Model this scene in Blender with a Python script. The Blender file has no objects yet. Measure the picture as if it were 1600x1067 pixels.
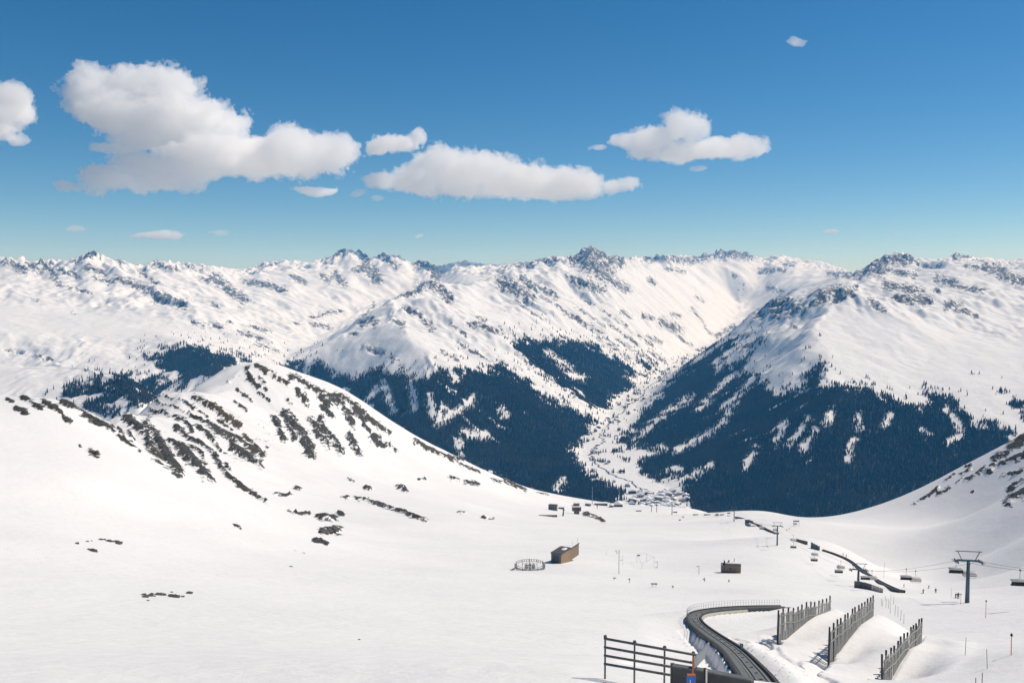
import bpy, bmesh, math, random
import numpy as np
from mathutils import Vector, Matrix

# ------------------------------------------------------------------ camera, sky, sun, exposure
SC = bpy.context.scene
COL = SC.collection
F_PX = 1450.0                       # focal length in pixels of the 1600 x 1067 photograph
HORIZON = 440.0
PITCH = math.atan((533.5 - HORIZON) / F_PX)
cam_data = bpy.data.cameras.new('camera')
cam_data.sensor_width = 36.0
cam_data.lens = 36.0 * F_PX / 1600.0
cam_data.clip_start = 0.5
cam_data.clip_end = 200000.0
cam = bpy.data.objects.new('camera', cam_data)
COL.objects.link(cam)
cam.location = (0, 0, 0)
cam.rotation_euler = (math.pi / 2 - PITCH, 0, 0)
SC.camera = cam

SUN_EL = math.radians(48.0)
SUN_AZ = math.radians(72.0)          # clockwise from straight ahead: the sun stands to the right
world = bpy.data.worlds.new('World')
SC.world = world
world.use_nodes = True
nt = world.node_tree
nt.nodes.clear()
sky = nt.nodes.new('ShaderNodeTexSky')
sky.sky_type = 'NISHITA'
sky.sun_disc = False
sky.sun_elevation = SUN_EL
sky.sun_rotation = SUN_AZ
sky.altitude = 2600.0
sky.air_density = 1.0
sky.dust_density = 1.0
sky.ozone_density = 3.0
bg = nt.nodes.new('ShaderNodeBackground')
bg.inputs['Strength'].default_value = 0.10
wo = nt.nodes.new('ShaderNodeOutputWorld')
shsv = nt.nodes.new('ShaderNodeHueSaturation'); shsv.inputs['Hue'].default_value = 0.4950; shsv.inputs['Saturation'].default_value = 1.33; shsv.inputs['Value'].default_value = 0.89
nt.links.new(sky.outputs[0], shsv.inputs['Color'])
nt.links.new(shsv.outputs[0], bg.inputs[0])
nt.links.new(bg.outputs[0], wo.inputs[0])

sun_data = bpy.data.lights.new('sun', 'SUN')
sun_data.energy = 4.5
sun_data.angle = math.radians(0.53)
sun_data.color = (1.0, 0.90, 0.77)
sun = bpy.data.objects.new('sun', sun_data)
COL.objects.link(sun)
sun_dir = Vector((math.sin(SUN_AZ) * math.cos(SUN_EL), math.cos(SUN_AZ) * math.cos(SUN_EL), math.sin(SUN_EL)))
sun.rotation_euler = sun_dir.to_track_quat('Z', 'Y').to_euler()
sun.location = (60, 20, 80)

SC.view_settings.view_transform = 'Standard'
SC.view_settings.look = 'None'
SC.view_settings.exposure = 0.0
SC.view_settings.gamma = 1.0
SC.render.engine = 'CYCLES'
SC.cycles.use_denoising = True
SC.cycles.max_bounces = 14
SC.cycles.diffuse_bounces = 2
SC.cycles.glossy_bounces = 2
SC.cycles.transmission_bounces = 2
SC.cycles.volume_bounces = 12
SC.cycles.transparent_max_bounces = 8

rng = np.random.default_rng(7)
random.seed(7)

# ------------------------------------------------------------------ photograph <-> place
CP, SP = math.cos(PITCH), math.sin(PITCH)

def ray(px, py):
    cx = (px - 800.0) / F_PX
    cz = -(py - 533.5) / F_PX
    return cx, CP + cz * SP, -SP + cz * CP

def at(px, py, Y):
    """the point that lies Y metres ahead on the line of sight through a pixel"""
    x, y, z = ray(px, py)
    k = Y / y
    return Vector((x * k, Y, z * k))

def project(x, y, z):
    """pixel of a world point (numpy arrays welcome)"""
    d = y * CP - z * SP
    u = y * SP + z * CP
    return 800.0 + F_PX * x / d, 533.5 - F_PX * u / d

# ------------------------------------------------------------------ numpy noise
def hash2(ix, iy, seed):
    h = (ix.astype(np.int64) * 374761393 + iy.astype(np.int64) * 668265263 + seed * 982451653) & 0xFFFFFFFF
    h = ((h ^ (h >> 13)) * 1274126177) & 0xFFFFFFFF
    h = ((h ^ (h >> 16)) * 2246822519) & 0xFFFFFFFF
    h = h ^ (h >> 15)
    return (h & 0xFFFF).astype(np.float32) / 65535.0, ((h >> 16) & 0xFFFF).astype(np.float32) / 65535.0

def perlin(x, y, seed=0):
    ix = np.floor(x); iy = np.floor(y)
    fx = (x - ix).astype(np.float32); fy = (y - iy).astype(np.float32)
    u = fx * fx * fx * (fx * (fx * 6 - 15) + 10)
    v = fy * fy * fy * (fy * (fy * 6 - 15) + 10)
    out = 0
    for dx in (0, 1):
        for dy in (0, 1):
            a, _ = hash2(ix + dx, iy + dy, seed)
            a = a * (2 * np.pi)
            g = np.cos(a) * (fx - dx) + np.sin(a) * (fy - dy)
            out = out + g * (u if dx else 1 - u) * (v if dy else 1 - v)
    return out * 1.5

def fbm(x, y, wl, octaves, seed=0, gain=0.5):
    out = 0; a = 1.0; tot = 0
    for o in range(octaves):
        out = out + a * perlin(x / wl, y / wl, seed + o * 17)
        tot += a; a *= gain; wl *= 0.5
    return out / tot

def erosion(x, y, gx, gy, wl, amp, octaves, seed, cell, gain=0.5):
    """gullies and ribs that run down the slope; returns height and a rib/gully signal"""
    h = np.zeros_like(x, dtype=np.float32)
    sig = np.zeros_like(h)
    gx = gx.astype(np.float32).copy(); gy = gy.astype(np.float32).copy()
    for o in range(octaves):
        gl = np.sqrt(gx * gx + gy * gy) + 1e-5
        st = np.clip(gl / 0.35, 0, 1)
        sx, sy = -gy / gl, gx / gl
        px, py = x / wl, y / wl
        ix, iy = np.floor(px), np.floor(py)
        sw = np.zeros_like(h); c = np.zeros_like(h); s = np.zeros_like(h)
        for i in (-1, 0, 1):
            for j in (-1, 0, 1):
                a, b = hash2(ix + i, iy + j, seed + o * 31)
                dx = (px - (ix + i + 0.15 + 0.7 * a)).astype(np.float32)
                dy = (py - (iy + j + 0.15 + 0.7 * b)).astype(np.float32)
                w = np.exp(-2.6 * (dx * dx + dy * dy))
                ph = (dx * sx + dy * sy) * (2 * np.pi)
                sw += w; c += w * np.cos(ph); s -= w * np.sin(ph)
        sw += 1e-4
        fade = np.clip((wl / cell - 2.5) / 3.0, 0, 1) * st
        cc = c / sw
        v = (0.45 * cc + 0.55 * (1.3 - 2.0 * np.sqrt(np.clip((1 - cc) * 0.5, 0, 1) + 0.004))) * fade
        h += amp * v
        sig += v * gain ** o
        k = amp * (2 * np.pi / wl) * (s / sw) * fade
        gx += k * sx; gy += k * sy
        wl *= 0.5; amp *= gain
    return h, sig

def smooth(a, b, x):
    t = np.clip((x - a) / (b - a), 0, 1)
    return t * t * (3 - 2 * t)

# ------------------------------------------------------------------ terrain: the near slope (thin-plate surface through surveyed points)
NEAR = {
 -150: [(30,1068),(60,1003),(100,940),(200,812),(300,690),(400,600),(520,660),(1000,760),(2000,790)],
 0:    [(16,1170),(30,1070),(60,1010),(100,950),(200,830),(300,712),(400,621),(520,685),(1000,760),(2000,790)],
 100:  [(60,1012),(100,955),(200,845),(300,735),(412,627),(520,680),(900,715),(2000,790)],
 160:  [(200,858),(300,758),(430,658),(520,676),(700,685),(900,656),(1100,720)],
 250:  [(16,1170),(30,1070),(60,1014),(100,965),(200,880),(300,810),(480,720),(570,722),(700,700),(900,660),(1100,624),(1350,700),(2000,790)],
 335:  [(300,835),(540,753),(640,750),(800,722),(1000,665),(1300,582),(1550,680),(2200,790)],
 400:  [(30,1070),(60,1016),(100,975),(200,905),(300,855),(450,812),(620,782),(800,745),(1000,690),(1200,630),(1400,567),(1600,640),(2200,780)],
 460:  [(1430,582),(1640,660)],
 500:  [(300,872),(450,837),(650,805),(850,772),(1050,715),(1250,655),(1470,597),(1700,690),(2300,790)],
 555:  [(1500,621),(1750,720)],
 600:  [(16,1170),(30,1070),(100,982),(200,925),(300,885),(450,850),(650,818),(850,790),(1100,750),(1300,708),(1530,654),(1800,740),(2400,800)],
 700:  [(300,890),(450,856),(700,815),(1000,780),(1300,746),(1600,706),(1900,770),(2500,830)],
 800:  [(30,1070),(60,1024),(100,985),(200,930),(362,890),(500,862),(700,832),(1000,805),(1400,778),(1740,756),(2000,790),(2600,850)],
 900:  [(32,1056),(362,889),(400,876),(500,860),(800,828),(1200,803),(1600,790),(1870,783),(2200,820),(2700,870)],
 1000: [(16,1170),(32,1067),(60,1030),(100,992),(200,940),(300,908),(400,888),(500,868),(800,832),(1200,810),(1500,802),(1800,797),(2100,835),(2800,880)],
 1100: [(32,1085),(60,1066),(100,1012),(140,978),(185,954),(250,925),(400,886),(600,852),(900,819),(1300,803),(1680,799),(2000,840)],
 1200: [(30,1120),(60,1085),(90,1037),(125,1001),(185,952),(250,922),(400,880),(600,840),(900,811),(1320,800),(1700,850)],
 1300: [(30,1130),(60,1102),(90,1058),(118,1028),(150,985),(190,954),(240,936),(310,920),(450,876),(600,848),(900,817),(1150,806),(1400,860)],
 1400: [(16,1220),(30,1140),(60,1115),(90,1075),(108,1046),(150,992),(190,960),(235,934),(300,930),(450,916),(600,896),(800,850),(1050,787),(1300,850)],
 1500: [(30,1125),(60,1098),(110,1028),(160,972),(205,946),(220,941),(280,943),(400,938),(550,922),(700,882),(900,812),(1120,733),(1400,800)],
 1600: [(30,1110),(60,1075),(100,1015),(150,968),(217,935),(300,922),(450,890),(600,845),(800,765),(1050,678),(1300,760)],
 1720: [(30,1110),(60,1070),(100,1005),(150,955),(217,915),(300,890),(450,840),(600,780),(800,700),(1000,620),(1300,720)],
}

def tps_fit(P, v, lam=1e-5):
    n = len(P)
    d = np.linalg.norm(P[:, None] - P[None], axis=2)
    K = np.where(d > 0, d * d * np.log(d + 1e-12), 0) + lam * np.eye(n)
    A = np.zeros((n + 3, n + 3))
    A[:n, :n] = K; A[:n, n] = 1; A[:n, n + 1:] = P; A[n, :n] = 1; A[n + 1:, :n] = P.T
    return np.linalg.solve(A, np.concatenate([v, np.zeros(3)]))

def tps_eval(P, w, Q):
    n = len(P); out = np.empty(len(Q))
    for s in range(0, len(Q), 20000):
        q = Q[s:s + 20000]
        d2 = ((q[:, None, :] - P[None]) ** 2).sum(2) + 1e-18
        out[s:s + 20000] = (0.5 * d2 * np.log(d2)) @ w[:n] + w[n] + q @ w[n + 1:]
    return out

AZ_MAX = math.radians(36.0)
NC = 860
az = np.linspace(-AZ_MAX, AZ_MAX, NC)
def seg(a, b, st):
    n = max(2, int(round(math.log(b / a) / st)))
    return np.exp(np.linspace(math.log(a), math.log(b), n, endpoint=False))
rr = np.concatenate([seg(14, 45, .014), seg(45, 260, .0062), seg(260, 420, .0075), seg(420, 1950, .0045), seg(1950, 4200, .014),
                     seg(4200, 13500, .0031), seg(13500, 22500, .0046), seg(22500, 27000, .03), [27000.0]])
NR = len(rr)
lr = np.log(rr)

def upsample(coarse, ca, cl, A, L):
    """bicubic-ish (Catmull-Rom) resample of a regular (ln r, az) table"""
    def axis(vals, c):
        t = np.clip((vals - c[0]) / (c[1] - c[0]), 0, len(c) - 1.001)
        i = np.floor(t).astype(int); f = t - i
        w = [(-f + 2 * f**2 - f**3) / 2, (2 - 5 * f**2 + 3 * f**3) / 2, (f + 4 * f**2 - 3 * f**3) / 2, (-f**2 + f**3) / 2]
        idx = [np.clip(i + k, 0, len(c) - 1) for k in (-1, 0, 1, 2)]
        return idx, w
    ir, wr = axis(L, cl); ia, wa = axis(A, ca)
    rows = sum(coarse[ir[k]] * wr[k][:, None] for k in range(4))
    return sum(rows[:, ia[k]] * wa[k][None] for k in range(4))

P = []; V = []
for px, lst in NEAR.items():
    for Y, py in lst:
        p = at(px, py, Y); r = math.hypot(p.x, p.y)
        P.append((math.atan2(p.x, p.y), math.log(r))); V.append(p.z / r)
P = np.array(P); V = np.array(V)
w_tps = tps_fit(P, V)
ca = np.linspace(-AZ_MAX, AZ_MAX, 110); cl = np.linspace(math.log(13.5), math.log(3400), 300)
CA, CL = np.meshgrid(ca, cl)
near_c = tps_eval(P, w_tps, np.stack([CA.ravel(), CL.ravel()], 1)).reshape(CA.shape)
near_t = upsample(near_c, ca, cl, az, np.minimum(lr, math.log(3390)))
R2, A2 = np.meshgrid(rr, az, indexing='ij')
X = R2 * np.sin(A2); Yg = R2 * np.cos(A2)
z_near = near_t * R2
z_near = np.maximum(z_near, -1020.0)

# ------------------------------------------------------------------ terrain: the far mountains (ridge and valley lines joined by a harmonic surface)
def zat(px, py, Y):
    return at(px, py, Y)
def zl(px, Y, z):
    return Vector(((px - 800.0) / F_PX * Y / (CP + 0.05 * SP), Y, z))
RIDGES = []
def ridge(*pts):
    crest = sum(p[1] for p in pts) / len(pts) < 415
    if crest:                                   # a skyline is broken into teeth between its surveyed summits
        rg = random.Random(int(pts[0][0]))
        for amp in (2.6, 1.6):
            q = [pts[0]]
            for a, b in zip(pts[:-1], pts[1:]):
                if abs(b[0] - a[0]) > 5:
                    t = rg.uniform(0.35, 0.65)
                    q.append((a[0] + (b[0] - a[0]) * t, a[1] + (b[1] - a[1]) * t + rg.uniform(-0.7, 1.0) * amp, a[2] + (b[2] - a[2]) * t))
                q.append(b)
            pts = q
    RIDGES.append(([zat(*p) for p in pts], 0.0, crest))
def line(width, *pts): RIDGES.append(([zl(*p) for p in pts], width, False))
# valley floors: px, distance ahead, height below the viewer
line(150, (1005,4500,-1095),(1000,4760,-1095),(955,5220,-1090),(938,5780,-1085),(945,6450,-1075))
line(100, (945,6450,-1075),(962,7080,-1055),(985,7860,-1035),(1012,8850,-1010),(1040,9780,-980),(1072,11000,-950))
line(130, (1072,11000,-950),(1100,12500,-905),(1128,13700,-850),(1148,15400,-740),(1158,17000,-600),(1160,18500,-400))
line(200, (1005,4500,-1095),(1100,4250,-1098),(1300,3950,-1100),(1500,3850,-1100),(1760,3800,-1100))
line(150, (1000,4600,-1095),(800,4750,-1090),(650,4950,-1080),(560,5250,-1060))
line(60, (560,5250,-1060),(490,6600,-950),(450,7600,-850),(437,8500,-742),(470,9500,-690),(520,11000,-570),(570,13000,-360),(640,14500,-150))
line(60, (560,5250,-1060),(430,5000,-1060),(300,4500,-1050),(150,4100,-1030),(-150,3800,-1000))
line(0, (350,6100,-960),(250,6400,-880),(130,6600,-760),(0,7200,-660),(-150,7600,-600))
# central spur
ridge((604,469,8200),(640,462,8700),(672,441,9300),(730,446,10000),(790,430,10800),(830,420,11500),(870,408,12500),(908,394,13300),(922,384,13500),(939,391,13700),(949,400,13900),(989,401,14800))
ridge((604,469,8200),(560,502,7900),(520,527,7600),(480,552,7300),(455,566,7000))
ridge((604,469,8200),(635,515,7300),(655,565,6500),(672,620,5900),(690,690,5400))
ridge((672,441,9300),(720,480,8500),(760,530,7700),(790,580,6900),(820,640,6200),(850,700,5700))
ridge((790,430,10800),(815,470,9700),(838,520,8700),(862,570,7900),(900,625,7150),(926,660,6650))
ridge((922,384,13500),(935,430,12400),(960,480,11400),(985,520,10600),(1010,556,10100))
ridge((870,408,12500),(890,450,11200),(915,500,10200),(945,545,9500),(975,590,8950))
# right massif
ridge((1300,452,8000),(1285,500,7300),(1281,550,6500),(1283,600,5800),(1290,690,5050),(1300,780,4400))
ridge((1300,452,8000),(1265,448,8300),(1222,463,8600),(1185,483,8800),(1135,523,8900),(1090,556,9000),(1052,586,9250))
ridge((1185,483,8800),(1170,540,7900),(1140,600,7100),(1100,660,6300),(1050,720,5600))
ridge((1300,452,8000),(1330,442,8800),(1360,432,9800),(1380,418,11000),(1401,394,12500))
ridge((1300,452,8000),(1360,462,8000),(1420,468,8100),(1490,470,8300),(1560,482,8300),(1640,490,8300),(1760,495,8300))
ridge((1490,471,8300),(1470,540,7000),(1440,600,6000),(1420,680,5200))
ridge((1600,486,8300),(1590,560,6600),(1580,620,5700),(1600,690,4900))
ridge((1337,424,12000),(1360,412,12200),(1382,399,12300),(1401,394,12500),(1416,396,12600),(1431,403,12800),(1469,405,13400),(1491,397,13900),(1502,395,14000),(1517,401,14100),(1547,403,14500),(1574,407,14800),(1600,404,15000),(1660,400,15300),(1760,400,15500))
# left massif
ridge((-160,402,12000),(-60,406,12000),(0,400,12000),(20,404,12000),(30,400,12000),(51,409,12000),(71,404,12000),(91,407,12000),(118,404,12000),(133,398,12000),(147,389,12000),(165,402,12100),(189,407,12200),(223,414,12400),(243,406,12500),(267,409,12700),(304,412,13000),(337,416,13400),(371,421,14000))
ridge((147,390,12000),(190,425,11200),(240,455,10300),(300,480,9600),(360,520,9000))
ridge((243,407,12500),(300,440,11700),(350,465,10900),(410,510,10000))
ridge((30,402,12000),(70,445,10600),(120,480,9600),(200,512,8600),(270,530,7900),(310,545,7400),(345,575,6700))
ridge((-150,480,9000),(-60,500,8300),(20,520,7700))
ridge((-150,560,6200),(-40,560,6200),(40,572,6000),(95,570,5700),(135,572,5500),(180,590,5200),(230,615,4900))
ridge((337,416,13400),(380,445,12400),(430,480,11400),(470,510,10500))
# head of the valleys
ridge((371,421,14000),(398,417,15000),(405,411,15200),(439,407,16000),(456,406,16000),(486,411,16000),(493,405,16000),(513,404,16000),(534,388,16000),(544,390,16000),(567,394,16000),(581,404,16000),(601,395,16000),(628,402,16100),(642,411,16200),(662,407,16200),(682,416,16300),(702,412,16300),(726,407,16500),(750,412,16600),(783,414,17000),(797,411,17200),(820,411,17500),(854,402,18000),(880,404,18200))
ridge((544,390,16000),(560,425,14800),(540,450,13700),(530,480,12500))
ridge((601,395,16000),(640,425,15300),(660,440,14900))
ridge((726,407,16500),(740,425,14000),(730,440,11500))
ridge((972,404,14300),(989,401,14800),(1016,402,16500),(1030,399,17500),(1082,399,20000),(1112,396,21000),(1127,389,21000),(1150,391,21000),(1169,396,21200),(1187,403,21400),(1217,399,21500),(1244,403,21500),(1285,409,21500),(1319,420,21500),(1345,428,21500))
ridge((1030,399,17500),(1050,430,16200),(1068,465,14800),(1082,500,13700))
ridge((1285,409,21500),(1275,424,18500),(1262,440,16000),(1250,452,13500),(1228,464,11000),(1200,480,9600))

ga = np.linspace(-AZ_MAX, AZ_MAX, 513)
gl = np.arange(math.log(2600), math.log(27000), ga[1] - ga[0])
def harmonic():
    levels = []
    a, l = ga, gl
    while len(a) > 20:
        levels.append((a, l)); a, l = a[::2], l[::2]
    z = None
    for a, l in reversed(levels):
        na, nl = len(a), len(l)
        s = np.zeros((nl, na)); c = np.zeros((nl, na)); keep = np.zeros((nl, na), bool)
        h = a[1] - a[0]
        for pts, wid, crest in RIDGES:
            for p, q in zip(pts[:-1], pts[1:]):
                n = max(2, int((q - p).length / (h * p.y) * 3))
                for t in np.linspace(0, 1, n):
                    m = p.lerp(q, float(t))
                    offs = [0.0] if wid == 0 else np.linspace(-wid, wid, max(3, int(2 * wid / (h * m.y) * 2)))
                    d = (q - p).to_2d().normalized()
                    for o in offs:
                        x, y = m.x - d.y * o, m.y + d.x * o
                        i = int(round((math.atan2(x, y) - a[0]) / h)); j = int(round((math.log(math.hypot(x, y)) - l[0]) / h))
                        if 0 <= i < na and 0 <= j < nl:
                            s[j, i] += m.z; c[j, i] += 1; keep[j, i] |= crest
        fix = c > 0
        val = np.where(fix, s / np.maximum(c, 1), 0)
        fix[-1] = True; val[-1] = -200.0
        fix[0] = True; val[0] = -1000.0
        if z is None:
            z = np.full((nl, na), -400.0); its = 800
        else:
            zz = np.repeat(np.repeat(z, 2, 0), 2, 1)
            z = np.empty((nl, na)); z[:] = -400
            k0, k1 = min(nl, zz.shape[0]), min(na, zz.shape[1])
            z[:k0, :k1] = zz[:k0, :k1]
            if k0 < nl: z[k0:] = z[k0 - 1]
            if k1 < na: z[:, k1:] = z[:, k1 - 1:k1]
            its = 260 if na < 300 else 70
        z = np.where(fix, val, z)
        jj, ii = np.indices(z.shape)
        red = ((jj + ii) % 2 == 0)
        for it in range(its):
            for m in (red, ~red):
                zp = np.pad(z, 1, mode='edge')
                av = (zp[:-2, 1:-1] + zp[2:, 1:-1] + zp[1:-1, :-2] + zp[1:-1, 2:]) / 4
                z = np.where(m & ~fix, z + 1.7 * (av - z), z)
    # soften the tent poles a little
    for it in range(16):
        zp = np.pad(z, 1, mode='edge')
        av = (zp[:-2, 1:-1] + zp[2:, 1:-1] + zp[1:-1, :-2] + zp[1:-1, 2:]) / 4
        z = np.where(keep, z, 0.45 * z + 0.55 * av)
    return z
far_c = harmonic()
def bicubic(tab, u, v):
    def wts(t, n):
        t = np.clip(t, 0, n - 1.001); i = np.floor(t).astype(int); f = t - i
        return [np.clip(i + k, 0, n - 1) for k in (-1, 0, 1, 2)], [(-f + 2 * f**2 - f**3) / 2, (2 - 5 * f**2 + 3 * f**3) / 2, (f + 4 * f**2 - 3 * f**3) / 2, (-f**2 + f**3) / 2]
    iv, wv = wts(v, tab.shape[0]); iu, wu = wts(u, tab.shape[1])
    return sum(wv[a] * sum(tab[iv[a], iu[b]] * wu[b] for b in range(4)) for a in range(4))
fr0 = int(np.searchsorted(rr, 1950.0))
xw, yw = X[fr0:], Yg[fr0:]
amt = np.clip(R2[fr0:] / 9000, 0.5, 1.0) * (1 - 0.75 * smooth(11000, 13000, R2[fr0:]))
# natural lines wander: sample the surface at wobbled places
xw2 = xw + (fbm(xw, yw, 1300, 2, 301) * 150 + fbm(xw, yw, 330, 3, 303) * 60) * amt
yw2 = yw + (fbm(xw, yw, 1300, 2, 302) * 150 + fbm(xw, yw, 330, 3, 304) * 60) * amt
z_far = np.full(X.shape, -1000.0)
hg = ga[1] - ga[0]
z_far[fr0:] = bicubic(far_c, (np.arctan2(xw2, yw2) - ga[0]) / hg, (np.log(np.hypot(xw2, yw2)) - gl[0]) / hg)
mixf = smooth(math.log(2000), math.log(3000), lr)[:, None]
Z = z_near * (1 - mixf) + z_far * mixf

def gradient(Z):
    dr = np.gradient(Z, rr, axis=0)
    da = np.gradient(Z, az, axis=1) / R2
    return dr * np.sin(A2) + da * np.cos(A2), dr * np.cos(A2) - da * np.sin(A2)

# ------------------------------------------------------------------ relief: gullies, ribs, rock, forest
def seg_dist(px, py, a, b):
    ax, ay = a; bx, by = b
    dx, dy = bx - ax, by - ay
    t = np.clip(((px - ax) * dx + (py - ay) * dy) / (dx * dx + dy * dy + 1e-9), 0, 1)
    return np.hypot(px - ax - t * dx, py - ay - t * dy)

def poly_sd(px, py, poly):
    inside = np.zeros(px.shape, bool); d = np.full(px.shape, 1e9)
    for a, b in zip(poly, poly[1:] + poly[:1]):
        d = np.minimum(d, seg_dist(px, py, a, b))
        cond = ((a[1] > py) != (b[1] > py)) & (px < (b[0] - a[0]) * (py - a[1]) / ((b[1] - a[1]) or 1e-9) + a[0])
        inside ^= cond
    return np.where(inside, d, -d)
daz = az[1] - az[0]
cell = np.maximum(R2 * daz, np.gradient(rr)[:, None] * 0.6).astype(np.float32)
Z_base = Z.copy()
far_rows = np.where(rr > 2600)[0]
fs = slice(far_rows[0], NR)
gx, gy = gradient(Z)
xf, yf = X[fs], Yg[fs]
wx = fbm(xf, yf, 1500, 3, 91) * 260
wy = fbm(xf, yf, 1500, 3, 57) * 260
hgt = Z[fs]
high = smooth(-900, -150, hgt)
e1, s1 = erosion(xf + wx, yf + wy, gx[fs], gy[fs], 1250.0, 62.0, 6, 3, cell[fs], 0.52)
rough = fbm(xf, yf, 700, 6, 23, 0.55)
ridged = 1 - 2 * np.abs(fbm(xf + wx, yf + wy, 1300, 5, 44, 0.5)) * 1.6
floor_fade = smooth(0.02, 0.14, np.hypot(gx[fs], gy[fs]))
e1b, s1b = erosion(xf, yf, gx[fs], gy[fs], 240.0, 13.0, 3, 103, cell[fs], 0.55)
dz = (e1 * (0.30 + 0.62 * high) + e1b * (0.35 + 0.55 * high) + rough * (5 + 14 * high) + (ridged - 0.55) * 60 * high * (1 - 0.7 * smooth(11500, 12500, R2[fs]))) * floor_fade
dz *= smooth(2600, 4200, R2[fs])
dz *= 0.55 + 0.45 * smooth(4500, 9500, R2[fs])
s1 = s1 + 0.8 * s1b
CALM = [[(1290,475),(1400,495),(1500,510),(1640,540),(1640,625),(1450,605),(1380,590),(1300,590),(1262,560),(1270,510)],
        [(-120,455),(60,470),(150,480),(300,500),(400,545),(290,530),(150,530),(-120,530)],
        [(480,550),(560,515),(620,500),(700,540),(640,570),(560,578),(500,560)],
        [(690,470),(760,465),(840,500),(930,530),(880,522),(800,510)]]
calm = np.zeros(Z[fs].shape)
CPX, CPY = project(xf, yf, Z_base[fs])
for poly in CALM:
    calm = np.maximum(calm, smooth(-14, 14, poly_sd(CPX, CPY, poly)))
calm = np.where((R2[fs] > 5000) & (R2[fs] < 11500), calm, 0)
dz *= 1 - 0.72 * calm
Z[fs] += dz
RIB = np.zeros_like(Z, dtype=np.float32); RIB[fs] = s1

# near relief: only the spur and the crags are rough, the piste is smooth
PXv, PYv = project(X, Yg, Z)
near_rows = rr < 2400
hill_line = np.interp(PXv.ravel(), [-400, 0, 160, 250, 414, 500, 600, 700, 800, 900, 1000], [430, 440, 450, 520, 660, 820, 980, 1150, 1350, 1750, 2600]).reshape(PXv.shape)
HILL = (Yg > hill_line) & (R2 < 2600) & (PXv < 1000)
hill_w = smooth(0.0, 0.35, np.log(np.maximum(Yg, 1) / hill_line)) * (PXv < 1000)

STROKES = []
def strokes(ox, oy, k, items):
    for it in items:
        pts = [(ox + x * k, oy + y * k) for x, y in it[0]]
        STROKES.append((pts, it[1] * k, it[2] if len(it) > 2 else 0.0))
strokes(160, 560, .2249, [
 ([(160,380),(210,420),(260,480),(290,505)],70), ([(300,440),(350,500),(390,560),(430,640),(480,720),(540,790)],72), ([(310,520),(330,600),(400,690)],60,.3),
 ([(0,460),(50,490),(150,570),(260,640)],22), ([(110,490),(150,540)],32), ([(190,500),(210,560)],26), ([(330,360),(390,385)],18), ([(410,375),(460,400)],26),
 ([(360,312),(480,340),(570,375)],11), ([(445,290),(520,300)],11), ([(540,300),(600,325),(640,355)],18), ([(600,385),(640,410),(710,450)],30), ([(500,410),(570,430),(620,490)],30),
 ([(630,280),(720,315),(790,350),(860,400),(945,455)],38,1.), ([(640,335),(750,405)],14,1.), ([(730,450),(800,500),(880,540),(960,580)],52,.4), ([(650,470),(740,530),(820,620)],27),
 ([(510,470),(600,540),(680,590),(740,630)],36), ([(800,410),(900,490)],18,.6), ([(840,510),(950,560),(1040,630),(1120,665)],40,.7), ([(980,520),(1040,570),(1100,640)],22,1.),
 ([(900,610),(1000,660),(1070,710),(1110,750)],40), ([(460,575),(520,615)],32), ([(540,620),(600,680),(680,760),(720,820)],74), ([(620,630),(700,680)],26), ([(740,650),(800,700),(820,740)],36),
 ([(720,790),(770,850)],32), ([(820,760),(880,820),(960,880),(1060,950),(1150,1005)],27,.4), ([(860,750),(885,770)],24), ([(1000,60),(1030,130),(1070,180),(1130,200)],32), ([(1070,40),(1150,75),(1220,130),(1290,170)],34,.8),
 ([(1100,130),(1130,165)],20), ([(1080,210),(1170,290)],17), ([(930,195),(1030,270)],12), ([(920,310),(1000,370)],24), ([(1190,400),(1230,440)],26), ([(1210,460),(1260,550)],32), ([(1260,370),(1320,440)],27),
 ([(1280,460),(1334,560)],36), ([(1200,940),(1300,945)],14), ([(1140,600),(1160,610)],10), ([(840,655),(870,685)],14), ([(870,150),(880,160)],10)])
strokes(0, 360, .3375, [
 ([(30,780),(60,792)],14), ([(75,825),(120,845)],26), ([(105,770),(190,825)],24), ([(200,790),(290,845)],20), ([(300,870),(325,885)],20), ([(290,790),(400,855),(520,920)],28), ([(420,1020),(450,1035)],22),
 ([(1320,840),(1400,950),(1440,1030)],46), ([(1270,870),(1310,960)],26), ([(1350,670),(1480,740),(1590,800)],32,.3), ([(1380,740),(1420,800)],26), ([(1430,870),(1520,960)],32), ([(1460,930),(1520,1000)],32), ([(1530,980),(1590,1030)],24), ([(1490,820),(1540,860)],22),
 ([(1100,730),(1160,770)],14), ([(1330,780),(1350,800)],12), ([(1190,620),(1240,660)],16,.6)])
strokes(500, 360, .3375, [
 ([(0,760),(40,810)],32), ([(0,870),(30,930)],30), ([(60,960),(100,1030)],32), ([(0,740),(100,770),(180,830),(260,900),(330,940)],16,.5), ([(100,800),(140,860),(150,910)],36), ([(150,820),(210,880)],26), ([(140,960),(180,1030)],32),
 ([(250,960),(290,1000)],46), ([(440,980),(520,1025),(660,1060)],18,.6), ([(200,900),(230,930)],18), ([(40,840),(60,870)],16), ([(320,990),(360,1020)],12,.6)])
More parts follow.
